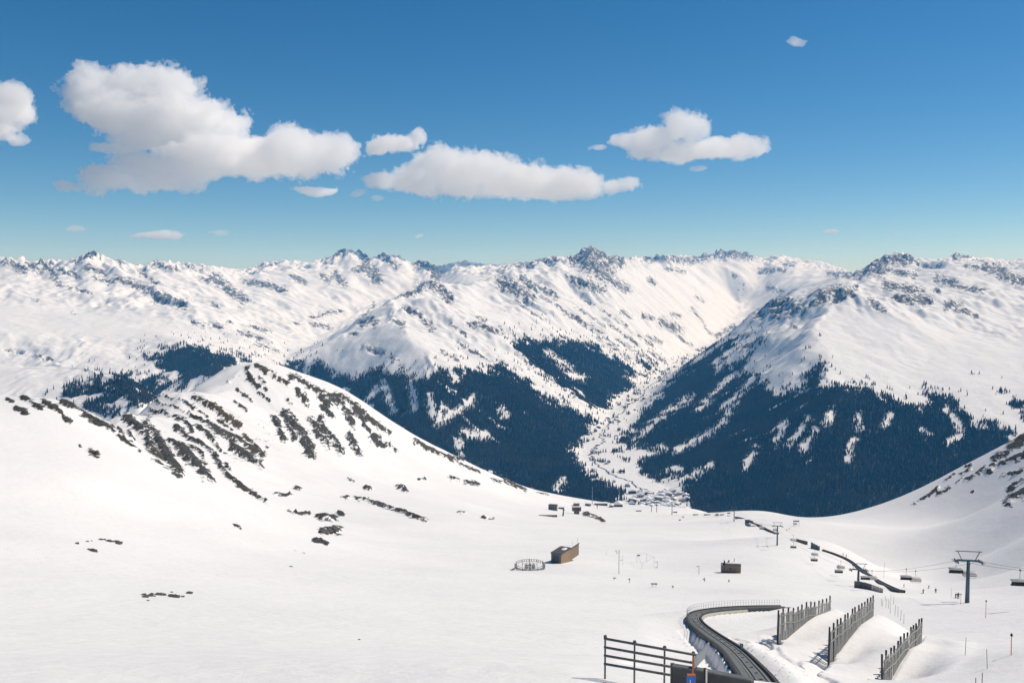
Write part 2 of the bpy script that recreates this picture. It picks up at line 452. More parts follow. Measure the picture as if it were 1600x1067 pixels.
strokes(500, 700, .3439, [
 ([(480,5),(620,65),(720,105)],16,.6), ([(0,315),(60,320)],22), ([(15,375),(80,370)],36), ([(0,420),(30,428)],14), ([(100,222),(180,228),(280,258),(380,295),(480,328)],14,.3), ([(200,180),(235,184)],11,1.), ([(355,175),(390,190)],20),
 ([(590,132),(630,145)],14), ([(660,150),(720,160)],14), ([(780,140),(820,152)],12), ([(840,145),(930,188)],16,.4), ([(990,200),(1040,212)],8), ([(1200,300),(1250,310),(1290,332)],12,.8), ([(130,140),(150,146)],9), ([(450,140),(480,142)],8), ([(80,300),(110,305)],10), ([(625,290),(660,294)],6), ([(735,318),(790,318)],5)])
strokes(0, 660, .3814, [
 ([(370,120),(400,128)],22), ([(1125,293),(1185,297)],11), ([(1210,266),(1225,272)],14), ([(1300,385),(1370,390)],20), ([(1325,445),(1385,437)],30), ([(1290,475),(1335,490)],15), ([(1200,372),(1270,375)],7),
 ([(950,412),(985,428)],8), ([(1190,587),(1200,588)],7), ([(1205,522),(1255,535)],6), ([(325,92),(330,98)],8), ([(1180,358),(1190,360)],5)])
strokes(1380, 660, .1375, [
 ([(1450,280),(1560,200),(1700,100)],105,.4), ([(1180,570),(1250,480)],74), ([(1330,480),(1440,440),(1500,400),(1700,330)],64), ([(1250,400),(1400,340)],54), ([(940,660),(1050,600),(1160,500)],38), ([(900,590),(990,550)],46), ([(620,820),(740,745)],38), ([(560,790),(620,740)],36),
 ([(340,925),(380,910)],22), ([(420,890),(540,810)],28), ([(820,690),(900,640)],18), ([(1420,900),(1500,850),(1600,800),(1800,700)],95), ([(1440,760),(1520,700),(1600,660),(1800,560)],82), ([(1500,600),(1600,530),(1750,460)],42), ([(1350,600),(1500,560)],22), ([(700,660),(800,590)],24,.5), ([(930,500),(1000,480)],22), ([(1010,790),(1025,780)],20)])

ROCK = np.full(Z.shape, -2.5, dtype=np.float32)
BROWN = np.zeros(Z.shape, dtype=np.float32)
near_ix = np.where(((R2 < 2000) & (R2 > 200)).ravel())[0]
npx, npy = PXv.ravel()[near_ix], PYv.ravel()[near_ix]
nY = Yg.ravel()[near_ix]
jit = fbm(X.ravel()[near_ix], Yg.ravel()[near_ix], 26, 4, 5, 0.6) * 9.0
rk = np.full(len(near_ix), -2.5); bw = np.zeros(len(near_ix))
for pts, w, br in STROKES:
    xs = [p[0] for p in pts]; ys = [p[1] for p in pts]
    sel = np.where((npx > min(xs) - w - 8) & (npx < max(xs) + w + 8) & (npy > min(ys) - w - 8) & (npy < max(ys) + w + 8))[0]
    if len(sel) == 0: continue
    d = np.min([seg_dist(npx[sel] + jit[sel] * 0.4, npy[sel] + jit[sel] * 0.3, p, q) for p, q in zip(pts[:-1], pts[1:])], axis=0)
    v = (w * 0.46 - d) / (w * 0.5 + 1.6)
    v = np.minimum(v, 0.5)
    up = v > rk[sel]
    bw[sel] = np.where(up & (v > -0.6), br, bw[sel])
    rk[sel] = np.maximum(rk[sel], v)
# rock lies on ground that is in sight, not on what the crest hides
tan_el = Z / R2
hor = np.maximum.accumulate(tan_el, axis=0)
hid = (hor - tan_el).ravel()[near_ix] * F_PX
hw = hill_w.ravel()[near_ix]
rk = np.maximum(rk, -2.5 + hw * 1.25 + hw * (0.30 + 0.5 * 1.4 * fbm(X.ravel()[near_ix], Yg.ravel()[near_ix], 90, 3, 77)))
rk = np.where(hid > 6, -2.5, rk)
ROCK.ravel()[near_ix] = rk
BROWN.ravel()[near_ix] = bw
ns = slice(0, int(np.where(rr < 2400)[0][-1]) + 1)
gxn, gyn = gradient(Z)
e2, s2 = erosion(X[ns], Yg[ns], gxn[ns], gyn[ns], 150.0, 5.5, 5, 71, cell[ns], 0.5)
crag = smooth(-0.15, 0.5, ROCK[ns])
dzn = e2 * hill_w[ns] * 0.55 + fbm(X[ns], Yg[ns], 260, 3, 12) * 6 * hill_w[ns]
rel = fbm(X[ns], Yg[ns], 22, 5, 8, 0.6)
dzn += crag * (1.0 + 7.5 * np.abs(rel) + 1.2 * fbm(X[ns], Yg[ns], 6, 2, 9)) * smooth(250, 700, R2[ns])
# wind-packed unevenness of the snow field
dzn += fbm(X[ns], Yg[ns], 60, 3, 31) * 0.5 * smooth(60, 300, R2[ns]) + fbm(X[ns], Yg[ns], 9, 3, 33) * 0.07
Z[ns] += dzn
RIB[ns] = s2

# ------------------------------------------------------------------ works cut into the near snow: funicular cutting, drifts behind the snow fences
# bilinear height of the finished ground
def ground(x, y):
    r = math.hypot(x, y); a = math.atan2(x, y)
    i = (a + AZ_MAX) / daz
    j = float(np.searchsorted(rr, r)) - 1
    i0 = int(min(max(math.floor(i), 0), NC - 2)); j0 = int(min(max(j, 0), NR - 2))
    fi = min(max(i - i0, 0), 1); fj = min(max((r - rr[j0]) / (rr[j0 + 1] - rr[j0]), 0), 1)
    return float((Z[j0, i0] * (1 - fi) + Z[j0, i0 + 1] * fi) * (1 - fj) + (Z[j0 + 1, i0] * (1 - fi) + Z[j0 + 1, i0 + 1] * fi) * fj)

def hit(px, py, y0=20.0, y1=20000.0):
    """where the line of sight through a pixel meets the ground"""
    x, y, z = ray(px, py)
    Yd = y0; prev = y0
    while Yd < y1:
        k = Yd / y
        if z * k <= ground(x * k, Yd):
            lo, hi = prev, Yd
            for _ in range(24):
                mid = (lo + hi) / 2; k = mid / y
                if z * k <= ground(x * k, mid): hi = mid
                else: lo = mid
            k = hi / y
            return Vector((x * k, hi, ground(x * k, hi)))
        prev = Yd
        Yd *= 1.004
    return None

def spline(pts, step):
    """Catmull-Rom through 3-D points, resampled evenly"""
    P = [pts[0] * 2 - pts[1]] + list(pts) + [pts[-1] * 2 - pts[-2]]
    out = []
    for i in range(1, len(P) - 2):
        a, b, c, d = P[i - 1], P[i], P[i + 1], P[i + 2]
        n = 24
        for k in range(n):
            t = k / n
            out.append(0.5 * ((2 * b) + (c - a) * t + (2 * a - 5 * b + 4 * c - d) * t * t + (3 * b - a - 3 * c + d) * t ** 3))
    out.append(P[-2].copy())
    res = [out[0]]; acc = 0.0
    for p, q in zip(out[:-1], out[1:]):
        L = (q - p).length
        while acc + L >= step:
            f = (step - acc) / L
            p = p.lerp(q, f); res.append(p.copy()); L = (q - p).length; acc = 0.0
        acc += L
    return res

TRACK = spline([at(*p) for p in ((1212,1115,50),(1190,1072,59),(1170,1043,74),(1142,1013,98),(1109,990,124),(1090,975,142),(1084,965,153),(1092,957.5,162),(1116,953,170),(1150,950,178),(1185,948.5,186),(1228,948,196))], 0.42)
TR = np.array([(p.x, p.y, p.z) for p in TRACK])
FENCES = [
 dict(base=[(1216,1000,125),(1228,997,129),(1242,984,133.5),(1260,970,139),(1273,962,143),(1298,953,152)], top=(955, 932), n=13),
 dict(base=[(1296,1031,117),(1311,1019,122),(1327,998,128),(1346,975,136),(1365,962,146)], top=(978, 929), n=14),
 dict(base=[(1380,1080,102),(1396,1062,106),(1411,1036,111),(1425,1012,118),(1440,1004,127)], top=(1025, 964), n=13),
]
def edit_ground():
    sel = (Yg > 48) & (Yg < 222) & (PXv > 950) & (PXv < 1560)
    jj, ii = np.where(sel)
    x, y, z = X[jj, ii], Yg[jj, ii], Z[jj, ii].copy()
    # fences: the snow meets each line where the photograph shows it
    for f in FENCES:
        b = np.array([tuple(at(*p)) for p in f['base']])
        dmin = np.full(x.shape, 1e9); zb = np.zeros(x.shape); side = np.zeros(x.shape)
        for p, q in zip(b[:-1], b[1:]):
            d = q[:2] - p[:2]; L2 = (d ** 2).sum()
            t = np.clip(((x - p[0]) * d[0] + (y - p[1]) * d[1]) / L2, 0, 1)
            dd = np.hypot(x - p[0] - t * d[0], y - p[1] - t * d[1])
            up = dd < dmin
            dmin = np.where(up, dd, dmin); zb = np.where(up, p[2] + t * (q[2] - p[2]), zb)
            side = np.where(up, d[0] * (y - p[1]) - d[1] * (x - p[0]), side)
        w = 1 - smooth(0.4, 7.0, dmin)
        z = z * (1 - w) + zb * w
        # wind scoop along the left face, drift on the right
        z -= 0.35 * np.exp(-((dmin - 0.9) / 0.7) ** 2) * (side > 0)
        z += 0.55 * np.exp(-((dmin - 4.5) / 2.2) ** 2) * (side < 0)
    # funicular bed
    d2 = np.full(x.shape, 1e18); idx = np.zeros(x.shape, int)
    for k in range(0, len(TR), 2):
        dd = (x - TR[k, 0]) ** 2 + (y - TR[k, 1]) ** 2
        up = dd < d2
        d2 = np.where(up, dd, d2); idx = np.where(up, k, idx)
    k1 = np.clip(idx + 1, 0, len(TR) - 1); k0 = np.clip(idx - 1, 0, len(TR) - 1)
    tx, ty = TR[k1, 0] - TR[k0, 0], TR[k1, 1] - TR[k0, 1]
    sd = (tx * (y - TR[idx, 1]) - ty * (x - TR[idx, 0])) / np.hypot(tx, ty)          # > 0 on the left
    dk = TR[idx, 2]; Yk = TR[idx, 1]
    near = np.abs(sd) < 16
    d = np.sqrt(d2)
    w = (1 - smooth(1.8, 10, d)) * (1 - smooth(186, 194, Yk))
    z = z * (1 - w) + (dk - 0.55) * w
    bank = np.exp(-((sd + 3.0) / 1.5) ** 2) * (1 - smooth(105, 125, Yk))
    z += 0.6 * bank * (d < 8)
    cut = (np.abs(sd) < 1.42) & (d < 1.9) & (Yk < 188)
    z = np.where(cut, np.minimum(z, dk - 0.55), z)
    rag = fbm(x, y, 2.2, 3, 401) * 0.5
    tr = smooth(1.4, 1.9, sd + rag) * (1 - smooth(3.3, 3.8, sd + rag)) * (d < 6) * (1 - smooth(126, 136, Yk))
    z -= 1.1 * tr
    rim = np.exp(-((sd - 1.65 + rag * 0.5) / 0.25) ** 2) * (d < 5) * (1 - smooth(120, 132, Yk))
    z += 0.45 * rim
    # a crooked little wind gully joining the near ends of the fences
    def gully(pix, depth, width):
        nonlocal z
        P3 = [hit(*p) for p in pix]
        P3 = [p for p in P3 if p is not None]
        wob = fbm(x, y, 3.0, 3, 411) * 0.9
        for p, q in zip(P3[:-1], P3[1:]):
            ex, ey = q.x - p.x, q.y - p.y
            t = np.clip(((x - p.x) * ex + (y - p.y) * ey) / (ex * ex + ey * ey), 0, 1)
            dd = (x - p.x - t * ex) * ey - (y - p.y - t * ey) * ex
            dd = dd / math.hypot(ex, ey) + wob
            far = np.hypot(x - p.x - t * ex, y - p.y - t * ey)
            z -= depth * np.where(dd > 0, np.exp(-(dd / (width * 1.8)) ** 2), np.exp(-(dd / (width * 0.4)) ** 2)) * (far < 4 * width + 1)
    gully([(1168,1003),(1190,1014),(1225,1022),(1252,1036),(1275,1050),(1300,1066),(1325,1085)], 0.42, 0.8)
    gully([(1216,1001),(1203,1009),(1188,1014)], 0.8, 0.8)
    gully([(1296,1031),(1287,1040),(1272,1048)], 0.9, 0.9)
    win = smooth(48, 55, y) * (1 - smooth(205, 222, y)) * smooth(950, 990, PXv[jj, ii]) * (1 - smooth(1510, 1560, PXv[jj, ii]))
    Z[jj, ii] += (z - Z[jj, ii]) * win
edit_ground()


# the skyline as surveyed: lift or lower the tops until every azimuth has its photographed height
SKY = [(-300,404),(-160,402),(-60,406),(0,400),(20,404),(30,400),(51,409),(71,404),(91,407),(118,404),(133,398),(147,389),(156,396),(165,402),(189,407),(203,411),(223,414),(243,406),(267,409),(287,411),(304,412),(337,416),(371,421),(398,417),(405,411),(439,407),(456,406),(486,411),(493,405),(513,404),(526,395),(534,388),(544,390),(567,394),(581,404),(590,399),(601,395),(628,402),(642,411),(662,407),(682,416),(702,412),(726,407),(750,412),(783,414),(797,411),(820,411),(854,402),(871,400),(891,402),(908,392),(922,384),(939,390),(949,400),(962,397),(972,404),(989,400),(1016,402),(1030,399),(1082,399),(1112,396),(1127,390),(1150,391),(1169,396),(1187,403),(1217,399),(1244,403),(1285,409),(1319,420),(1337,426),(1360,412),(1382,399),(1401,394),(1416,396),(1431,403),(1469,405),(1491,397),(1502,395),(1517,401),(1547,403),(1574,407),(1600,404),(1660,400),(1900,402)]
tn = Z / R2
topt = tn[int(np.searchsorted(rr, 9000.0)):].max(axis=0)
cw = smooth(0.016, 0.002, topt[None, :] - tn) * smooth(10500, 12000, R2)
fz_ = slice(int(np.searchsorted(rr, 10000.0)), NR)
Z[fz_] += cw[fz_] * ((0.22 - np.abs(perlin(X[fz_] / 330, Yg[fz_] / 330, 611))) * 150 + (0.22 - np.abs(perlin(X[fz_] / 140, Yg[fz_] / 140, 612))) * 80)
fr1 = int(np.searchsorted(rr, 9000.0)); fr2 = int(np.searchsorted(rr, 24000.0))
for it in range(4):
    tn = Z / R2
    js = fr1 + np.argmax(tn[fr1:fr2], axis=0); ci = np.arange(NC)
    spx, spy = project(X[js, ci], Yg[js, ci], Z[js, ci])
    want = np.interp(spx, [p[0] for p in SKY], [p[1] for p in SKY])
    err = (spy - want) / F_PX                                   # > 0: too low
    err = np.convolve(np.pad(err, 8, mode='edge'), np.hanning(19)[1:-1] / np.hanning(19).sum(), 'valid')
    top = tn[js, ci]
    wgt = smooth(0.06, 0.0, top[None, :] - tn[fr1:fr2]) * smooth(9000, 11000, R2[fr1:fr2]) * (1 - smooth(22500, 24000, R2[fr1:fr2]))
    Z[fr1:fr2] += err[None, :] * R2[fr1:fr2] * wgt
print('skyline error px', float(np.abs(spy - want).mean()))

# surveyed crags, cliff bands and streaks of the far mountains
NEAR_STROKES = STROKES; STROKES = []
strokes(800, 360, .5, [
 ([(190,92),(250,52),(290,78),(335,102)],30), ([(250,62),(240,100),(290,130)],52), ([(270,140),(330,165),(360,185)],20), ([(205,160),(280,180)],25), ([(320,80),(345,90)],12), ([(10,100),(50,105)],14), ([(85,95),(140,90)],12),
 ([(420,92),(470,82),(560,97)],18), ([(570,88),(650,68),(745,78)],26), ([(600,78),(690,76)],20), ([(430,155),(445,165)],14), ([(800,180),(840,190)],14), ([(770,127),(850,122)],14), ([(690,140),(700,143)],12), ([(855,104),(880,108)],10), ([(480,120),(540,130)],10),
 ([(990,137),(1060,137)],16), ([(1080,132),(1130,107),(1180,87),(1240,92)],38), ([(1130,130),(1180,120)],22), ([(1200,130),(1260,140)],16), ([(1330,150),(1380,165)],24), ([(1400,180),(1470,190)],16), ([(1380,82),(1425,77)],14), ([(1480,112),(1530,130)],26), ([(1530,142),(1610,162)],28), ([(1420,110),(1450,120)],14), ([(1325,188),(1332,192)],15),
 ([(820,252),(850,222),(870,242),(890,247)],34), ([(900,237),(960,222),(1000,202)],16), ([(960,202),(1010,187),(1060,192)],30), ([(1010,217),(1070,192)],16), ([(1170,172),(1270,190)],24), ([(1200,210),(1300,220)],22), ([(1130,230),(1165,250)],14), ([(1118,212),(1140,235)],12), ([(1250,215),(1290,225)],20), ([(1362,240),(1390,230)],24), ([(1380,237),(1450,267)],11),
 ([(700,340),(740,325)],10), ([(866,274),(876,278)],10), ([(876,298),(886,302)],10), ([(765,264),(795,250)],20), ([(640,330),(690,300)],14), ([(720,370),(780,340)],12),
 ([(0,170),(60,210)],26), ([(60,160),(140,210)],11), ([(200,240),(290,300)],6), ([(180,260),(280,320)],6), ([(150,250),(330,360)],5), ([(300,290),(400,360)],7), ([(330,340),(450,420)],8), ([(270,340),(370,400)],9), ([(470,290),(520,310)],24), ([(410,265),(440,275)],11), ([(500,260),(530,270)],9), ([(560,240),(600,290)],8), ([(430,380),(480,410)],9), ([(575,208),(600,222)],7), ([(330,170),(360,190)],8), ([(100,210),(220,290)],5), ([(230,220),(360,300)],5), ([(380,320),(440,360)],7), ([(520,330),(560,360)],8), ([(600,300),(630,330)],6), ([(340,255),(370,270)],10), ([(420,330),(470,350)],9), ([(20,230),(120,290)],5)])
strokes(500, 360, .3375, [
 ([(30,130),(100,92),(190,97),(220,130)],20), ([(70,112),(120,92)],24), ([(200,170),(250,200),(260,220)],50), ([(280,112),(350,170)],25), ([(450,152),(500,160),(540,210)],40), ([(20,215),(40,240)],24), ([(80,210),(100,250)],24), ([(150,180),(200,190)],20),
 ([(460,262),(510,247),(560,282),(600,320)],32), ([(375,305),(440,287)],16), ([(190,430),(230,410),(250,430)],26), ([(250,340),(200,400)],9), ([(380,360),(450,390),(520,450)],22), ([(340,420),(390,440)],18), ([(600,430),(680,490)],13), ([(690,430),(760,445),(840,470)],24), ([(730,400),(760,415)],11),
 ([(840,240),(900,270),(960,310)],52), ([(920,220),(1000,280)],15), ([(1040,260),(1100,310)],13), ([(910,152),(980,162)],20), ([(1030,142),(1090,127)],22), ([(1150,210),(1200,260)],20), ([(1200,240),(1310,265)],28), ([(640,520),(760,590)],9), ([(560,560),(640,600)],9), ([(700,560),(800,610)],8), ([(200,540),(290,570)],22), ([(330,590),(380,630)],14), ([(130,480),(170,478)],8)])
strokes(0, 360, .3375, [
 ([(30,142),(80,170),(110,190)],30), ([(140,160),(190,190)],28), ([(200,147),(240,185),(260,230)],26), ([(270,180),(330,200),(370,215)],18), ([(360,142),(400,122),(430,102)],28), ([(400,170),(440,180),(480,200)],26), ([(440,220),(520,240)],20), ([(540,132),(570,150)],16), ([(550,225),(640,255),(720,290),(850,345)],28), ([(720,320),(780,330)],26), ([(640,190),(720,240)],14), ([(710,152),(760,170),(820,180)],22), ([(850,157),(930,180)],20), ([(930,225),(970,235)],18), ([(990,215),(1030,250),(1080,290),(1130,320)],36), ([(1090,300),(1140,325)],24), ([(1140,240),(1240,250),(1310,280)],24), ([(1350,212),(1410,240)],22), ([(990,340),(1010,355)],14), ([(260,250),(320,265),(420,290)],12), ([(140,320),(170,322)],8), ([(890,420),(940,445)],12), ([(970,430),(1030,450)],20), ([(1100,460),(1250,520)],11), ([(1120,480),(1200,500)],11), ([(1440,400),(1580,370)],14), ([(1440,435),(1530,450)],16), ([(1370,428),(1390,434)],10), ([(1490,212),(1520,235)],22), ([(1550,202),(1590,250)],28), ([(1190,162),(1290,152)],14), ([(20,550),(110,565)],10), ([(160,580),(240,600)],16), ([(330,380),(350,385)],8), ([(870,310),(900,320)],8), ([(1150,440),(1260,470)],9), ([(1180,520),(1290,560)],8), ([(1050,420),(1080,430)],9)])
PXf, PYf = project(X[fs], Yg[fs], Z[fs])
frk = np.full(Z[fs].shape, -1.6)
okf = R2[fs] > 5200
jx = fbm(xf, yf, 150, 4, 95, 0.65) * 12; jy = fbm(xf, yf, 150, 4, 96, 0.65) * 8
for pts, w, br in STROKES:
    xs = [p[0] for p in pts]; ys = [p[1] for p in pts]; m_ = w + 10
    sj, si = np.where(okf & (PXf > min(xs) - m_) & (PXf < max(xs) + m_) & (PYf > min(ys) - m_) & (PYf < max(ys) + m_))
    if len(sj) == 0: continue
    d = np.min([seg_dist(PXf[sj, si] + jx[sj, si] * 0.5, PYf[sj, si] + jy[sj, si] * 0.4, p, q) for p, q in zip(pts[:-1], pts[1:])], axis=0)
    frk[sj, si] = np.maximum(frk[sj, si], np.clip((w * 0.62 - d) / (w * 0.75 + 3.0), -1.6, 0.42))
cragf = smooth(-0.25, 0.35, frk)
Z[fs] += cragf * ((0.22 - np.abs(perlin(xf / 170, yf / 170, 81))) * 70 + (0.22 - np.abs(perlin(xf / 80, yf / 80, 82))) * 34) * smooth(5200, 8500, R2[fs])

# rock on the far mountains: steep ribs high up, and painted shade on left faces
gx, gy = gradient(Z)
slope = np.hypot(gx, gy)
fz = Z[fs]
n1 = fbm(xf, yf, 170, 4, 61, 0.7)
n2 = fbm(xf, yf, 2600, 2, 62)
SH = np.maximum(0, -(gx[fs] * math.sin(SUN_AZ) + gy[fs] * math.cos(SUN_AZ)) * -1)   # how far a slope leans away from the sun
_, stk = erosion(xf + wx * 0.3, yf + wy * 0.3, gx[fs], gy[fs], 210.0, 6.0, 3, 555, cell[fs] * 0.6, 0.8)
far_rock = 1.1 * (slope[fs] - 0.60) + 0.12 * s1 + 0.32 * stk + 0.30 * n1 + 0.55 * n2 + 0.22 * smooth(-250, 450, fz) + 0.25 * np.clip(gx[fs], -0.5, 0.8) - 1.12 - 0.8 * calm  # gx term: extra dark rock stands in for shade on left-facing slopes
far_rock = np.minimum(far_rock, 4.0 * (slope[fs] - 0.16))
far_rock = far_rock - 0.9 * (1 - smooth(-620, -350, fz))
far_rock = np.maximum(far_rock, frk - 0.05)
ROCK[fs] = np.clip(far_rock, -1.6, 1) * smooth(2600, 4200, R2[fs]) - (1 - smooth(2600, 4200, R2[fs]))

# ------------------------------------------------------------------ forest cover
FOREST = [
 (1.0, [(428,585),(440,570),(456,561),(480,566),(500,558),(520,577),(557,587),(584,577),(635,580),(662,587),(696,567),(716,570),(756,577),(783,563),(804,580),(837,604),(854,614),(898,631),(937,655),(922,684),(897,701),(903,720),(920,735),(945,748),(975,765),(985,776),(960,795),(900,800),(800,770),(650,700),(540,625),(440,600)]),
 (1.0, [(800,521),(824,526),(858,522),(905,530),(935,536),(972,560),(1000,577),(1011,592),(986,592),(996,609),(972,620),(956,627),(945,650),(925,640),(905,627),(871,610),(851,590),(821,570),(797,549)]),
 (1.0, [(983,556),(1006,557),(1040,577),(1033,585),(1006,580)]),
 (1.0, [(219,545),(233,556),(250,545),(287,535),(324,542),(371,550),(405,564),(385,572),(350,585),(304,605),(263,625),(202,650),(262,615),(280,598),(270,592),(236,577),(219,562)]),
 (0.62, [(84,622),(101,603),(135,590),(169,580),(236,583),(270,594),(285,598),(263,626),(202,652),(162,665),(142,650)]),
 (1.0, [(1038,600),(1057,584),(1079,568),(1105,545),(1135,530),(1161,522),(1150,547),(1120,575),(1165,560),(1195,527),(1180,560),(1165,578),(1195,590),(1210,604),(1244,601),(1265,575),(1277,552),(1292,570),(1285,597),(1319,601),(1360,605),(1412,620),(1446,631),(1439,606),(1487,612),(1510,638),(1525,661),(1562,657),(1589,680),(1580,700),(1500,760),(1400,810),(1290,830),(1080,815),(1069,780),(1054,757),(1024,757),(989,737),(1009,704),(982,709),(956,708),(961,694),(971,679),(985,669),(1000,642),(1014,634)]),
 (0.8, [(1535,585),(1560,600),(1600,625),(1680,640),(1680,690),(1600,660),(1575,640)]),
]
CLEAR = [([(1150,630),(1124,667),(1090,690),(1056,705)],9), ([(1109,727),(1080,745),(1056,757)],5), ([(1034,699),(1000,716)],6), ([(1045,737),(1062,733)],9), ([(1262,656),(1232,697)],4), ([(1274,675),(1255,705)],3.5),
 ([(1080,619),(1022,660),(990,690)],4.5), ([(1150,585),(1090,640)],6), ([(1205,560),(1130,640)],7), ([(1212,612),(1250,606)],8), ([(724,678),(758,681)],9), ([(736,623),(702,654),(682,660)],6), ([(672,620),(675,650)],6), ([(692,640),(684,660)],4),
 ([(888,585),(910,593)],9), ([(854,552),(888,576)],4.5), ([(696,566),(712,593)],6), ([(783,640),(790,650)],4), ([(560,640),(590,610)],4), ([(1335,690),(1325,715)],4), ([(1510,637),(1530,662),(1550,650)],10), ([(1440,675),(1450,680)],6), ([(1485,690),(1500,683)],5), ([(870,765),(880,752)],8),
 ([(1478,640),(1500,668)],5), ([(1345,650),(1340,668)],4), ([(1180,700),(1165,730)],3.5), ([(1300,640),(1290,660)],4), ([(1225,660),(1212,690)],3.5), ([(1390,650),(1384,662)],4), ([(600,600),(612,640)],4), ([(640,600),(648,640)],3.5)]
PXv, PYv = project(X, Yg, Z)
WOOD = np.full(Z.shape, -3.0, dtype=np.float32)
ff = np.where(((R2 > 4000) & (R2 < 12000)).ravel())[0]
fpx, fpy = PXv.ravel()[ff], PYv.ravel()[ff]
wob = fbm(X.ravel()[ff], Yg.ravel()[ff], 220, 5, 15, 0.72) * 15
sdv = np.full(len(ff), -60.0); dens = np.ones(len(ff))
for dn, poly in FOREST:
    xs = [p[0] for p in poly]; ys = [p[1] for p in poly]
    sel = np.where((fpx > min(xs) - 60) & (fpx < max(xs) + 60) & (fpy > min(ys) - 60) & (fpy < max(ys) + 60))[0]
    s = poly_sd(fpx[sel] + wob[sel] * 0.5, fpy[sel] + wob[sel], poly)
    dens[sel] = np.where(s > sdv[sel], dn, dens[sel])
    sdv[sel] = np.maximum(sdv[sel], s)
patch = smooth(-0.05, 0.40, fbm(X.ravel()[ff], Yg.ravel()[ff], 130, 4, 16, 0.65))
sdv = sdv - 17 * patch * (1 - smooth(8, 36, sdv)) * (sdv > -25)
for pts, w in CLEAR:
    xs = [p[0] for p in pts]; ys = [p[1] for p in pts]
    sel = np.where((fpx > min(xs) - 20) & (fpx < max(xs) + 20) & (fpy > min(ys) - 20) & (fpy < max(ys) + 20))[0]
    if len(sel) == 0: continue
    d = np.min([seg_dist(fpx[sel] + wob[sel] * 0.6, fpy[sel] + wob[sel] * 0.4, p, q) for p, q in zip(pts[:-1], pts[1:])], axis=0)
    sdv[sel] = np.minimum(sdv[sel], d - w * 0.13 - 0.2)
# hidden slopes low down carry wood as well
WOOD.ravel()[ff] = np.clip(sdv / 14.0, -3, 1) - (1 - dens) * 3.6 * smooth(-0.08, 0.32, fbm(X.ravel()[ff], Yg.ravel()[ff], 150, 4, 14, 0.65))
streak = np.zeros(Z.shape, dtype=np.float32)
streak[fs] = smooth(0.40, 0.85, s1b + 0.5 * fbm(xf, yf, 60, 3, 19, 0.7)) * smooth(-0.1, 0.35, fbm(xf, yf, 900, 2, 18) + 0.12)
WOOD = WOOD - 0.75 * streak
WOOD = np.where(R2 < 4000, -3, WOOD).astype(np.float32)

tan_el = Z / R2
hor = np.maximum.accumulate(tan_el, axis=0)
HIDDEN = (hor - tan_el) * R2                    # metres below the line of sight

# ------------------------------------------------------------------ terrain meshes
gx, gy = gradient(Z)
nl = 1 / np.sqrt(gx * gx + gy * gy + 1)
NORM = np.stack([-gx * nl, -gy * nl, nl], -1).reshape(-1, 3).astype(np.float32)

def new_mat(name):
    m = bpy.data.materials.new(name)
    m.use_nodes = True
    t = m.node_tree
    t.nodes.clear()
    return m, t

class NT:
    """small helper to write node trees"""
    def __init__(self, tree): self.t = tree
    def n(self, kind, **kw):
        nd = self.t.nodes.new(kind)
        for k, v in kw.items():
            if k.startswith('i_'):
                nd.inputs[int(k[2:]) if k[2:].isdigit() else k[2:].replace('_', ' ')].default_value = v
            else: setattr(nd, k, v)
        return nd
    def l(self, a, b): self.t.links.new(a, b)
    def math(self, op, a, b=None, c=None, clamp=False):
        nd = self.t.nodes.new('ShaderNodeMath'); nd.operation = op; nd.use_clamp = clamp
        for i, v in enumerate((a, b, c)):
            if v is None: continue
            if isinstance(v, (int, float)): nd.inputs[i].default_value = v
            else: self.l(v, nd.inputs[i])
        return nd.outputs[0]
    def noise(self, vec, scale, detail=4, rough=0.55, dist=0.0):
        nd = self.n('ShaderNodeTexNoise', i_Scale=scale, i_Detail=detail, i_Roughness=rough, i_Distortion=dist)
        self.l(vec, nd.inputs['Vector']); return nd.outputs[0]
    def mix(self, f, a, b):
        nd = self.t.nodes.new('ShaderNodeMix'); nd.data_type = 'RGBA'
        for sock, v in ((nd.inputs[0], f), (nd.inputs[6], a), (nd.inputs[7], b)):
            if isinstance(v, (int, float)): sock.default_value = v
            elif isinstance(v, tuple): sock.default_value = (*v, 1) if len(v) == 3 else v
            else: self.l(v, sock)
        return nd.outputs[2]
    def smoothstep(self, v, a, b):
        nd = self.n('ShaderNodeMapRange', interpolation_type='SMOOTHSTEP', i_1=a, i_2=b)
        self.l(v, nd.inputs[0]); return nd.outputs[0]

